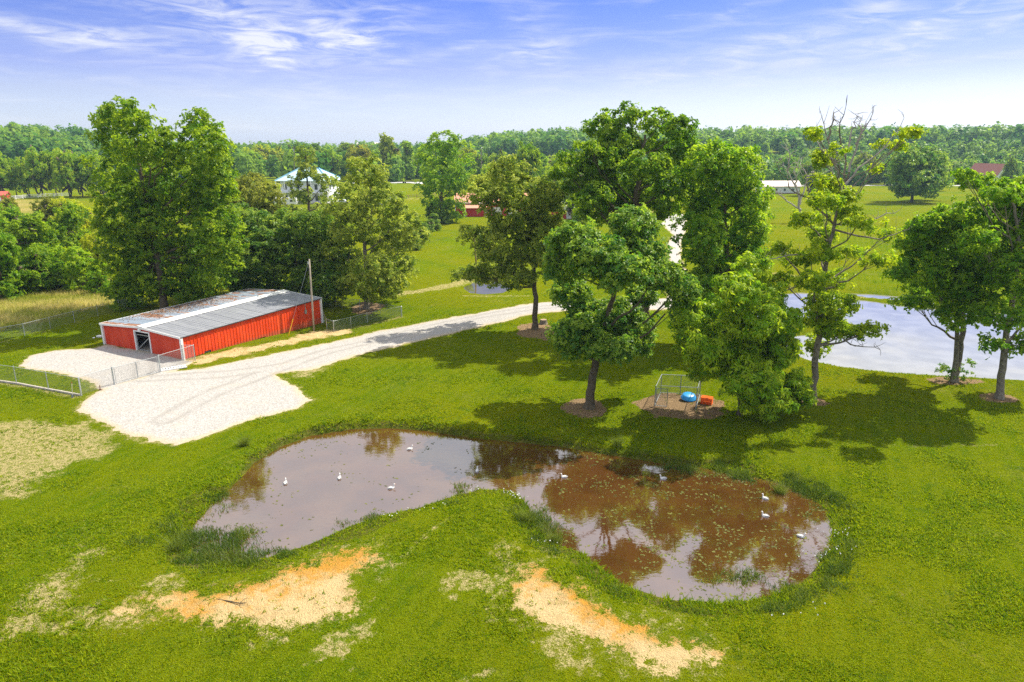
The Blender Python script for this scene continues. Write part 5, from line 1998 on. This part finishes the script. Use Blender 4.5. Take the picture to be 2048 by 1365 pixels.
# floating pond weed
r = np.random.default_rng(9)
x = r.uniform(-26, 26, 90000)
y = r.uniform(24, 50, 90000)
s = sdist(x, y, pond)
right = sstep(x, 1.0, 4.5)
nn = vnoise(x, y, 1.6, 93, 3)
n5 = vnoise(x, y, .5, 94, 2)
dens = right * sstep(nn, .36, .60) * .6 + (1 - right) * sstep(nn, .5, .75) * .22 + sstep(-dl[0:1], 0, 1) * 0
dl = np.hypot((x - lt_[0]) / 5.5, (y - lt_[1]) / 3.0)
dr = np.hypot((x - rt_[0]) / 5.5, (y - rt_[1]) / 2.4)
dens = np.maximum(dens, .5 * sstep(-dl, -1.2, -.4) * sstep(nn, .3, .5))
dens = np.maximum(dens, .8 * sstep(-dr, -1.2, -.3))
ok = (s < -.05) & (r.uniform(size=len(x)) < dens * sstep(n5, .3, .6) * .5)
x, y = x[ok], y[ok]
n = len(x)
a = r.uniform(0, 2 * pi, n)
sz = r.uniform(.03, .13, n)
el_ = r.uniform(.25, .75, n)
ang = np.linspace(0, 2 * pi, 6, endpoint=False)
ring = np.stack([np.cos(ang)[None] * sz[:, None], np.sin(ang)[None] * (sz * el_)[:, None]], -1)
ring *= r.uniform(.7, 1.2, (n, 6, 1))
ca, sa = np.cos(a)[:, None], np.sin(a)[:, None]
RX = ring[..., 0] * ca - ring[..., 1] * sa + x[:, None]
RY = ring[..., 0] * sa + ring[..., 1] * ca + y[:, None]
V = np.stack([RX, RY, np.full_like(RX, WL + .006) + r.uniform(0, .004, (n, 1))], -1).reshape(-1, 3)
m_weed = leaf_mat('pond_weed', (.055, .068, .011), (.145, .15, .035), .1, .2)
g = np_mesh('pond_weed', V, np.arange(6 * n).reshape(n, 6), m_weed, attrs={'tone': ('FACE', np.clip(r.normal(.5, .3, n), 0, 1))})
tag(g, 'small yellow green weed leaves floating on the brown pond', 'pond weed', kind='stuff')

# white wild flowers
r = np.random.default_rng(10)
P = []
for (px, py, k, sp) in ((945, 985, 16, .35), (1030, 998, 26, .5), (1660, 1110, 26, .9), (1675, 1075, 14, .6), (860, 1028, 6, .7), (800, 1040, 5, .6), (1620, 1250, 8, 1.0), (1080, 1095, 6, .4)):
    q = G(px, py, WL + .2)
    for _ in range(k):
        xx, yy = q[0] + r.normal(0, sp), q[1] + r.normal(0, sp * .5)
        P.append((xx, yy, max(Hp(xx, yy), WL) + r.uniform(.3, .6)))
V, Fq = leaf_tris(np.repeat(np.array(P), 3, 0), .09, r)
g = np_mesh('wild_flowers', V, Fq, m_white)
tag(g, 'tiny white wild flowers among the pond reeds', 'flowers', kind='stuff')
# dead stick on the sand
q = G(480, 1208)
stk = thing('dead_stick', 'dead branch lying on the left sandy patch', 'stick', (q[0], q[1], Hp(q[0], q[1]) + .03))
MB().tube([(-1.3, .35, 0), (-.6, .15, .03), (0, 0, .02), (.35, .02, .05)], [.02, .03, .03, .01], 6).build('stem', m_bark, stk)
MB().tube([(0, 0, .02), (.15, .18, .12), (.3, .3, .1)], [.02, .015, .008], 5).build('twig', m_bark, stk)
MB().tube([(.0, 0, .02), (.2, -.15, .1), (.38, -.2, .14)], [.02, .015, .008], 5).build('twig', m_bark, stk)

# ------------------------------------------------------------------ air
hz = MB().box((-2850, -120, -8), (2850, 2850, 62)).build('haze', None)
tag(hz, 'pale summer haze over the countryside', 'haze', kind='stuff')
mh = bpy.data.materials.new('haze_air')
mh.use_nodes = True
t_ = mh.node_tree
t_.nodes.clear()
pv = t_.nodes.new('ShaderNodeVolumePrincipled')
pv.inputs['Color'].default_value = (.50, .72, 1.0, 1)
pv.inputs['Density'].default_value = .00013
pv.inputs['Anisotropy'].default_value = .2
ou = t_.nodes.new('ShaderNodeOutputMaterial')
t_.links.new(pv.outputs[0], ou.inputs['Volume'])
hz.data.materials.append(mh)
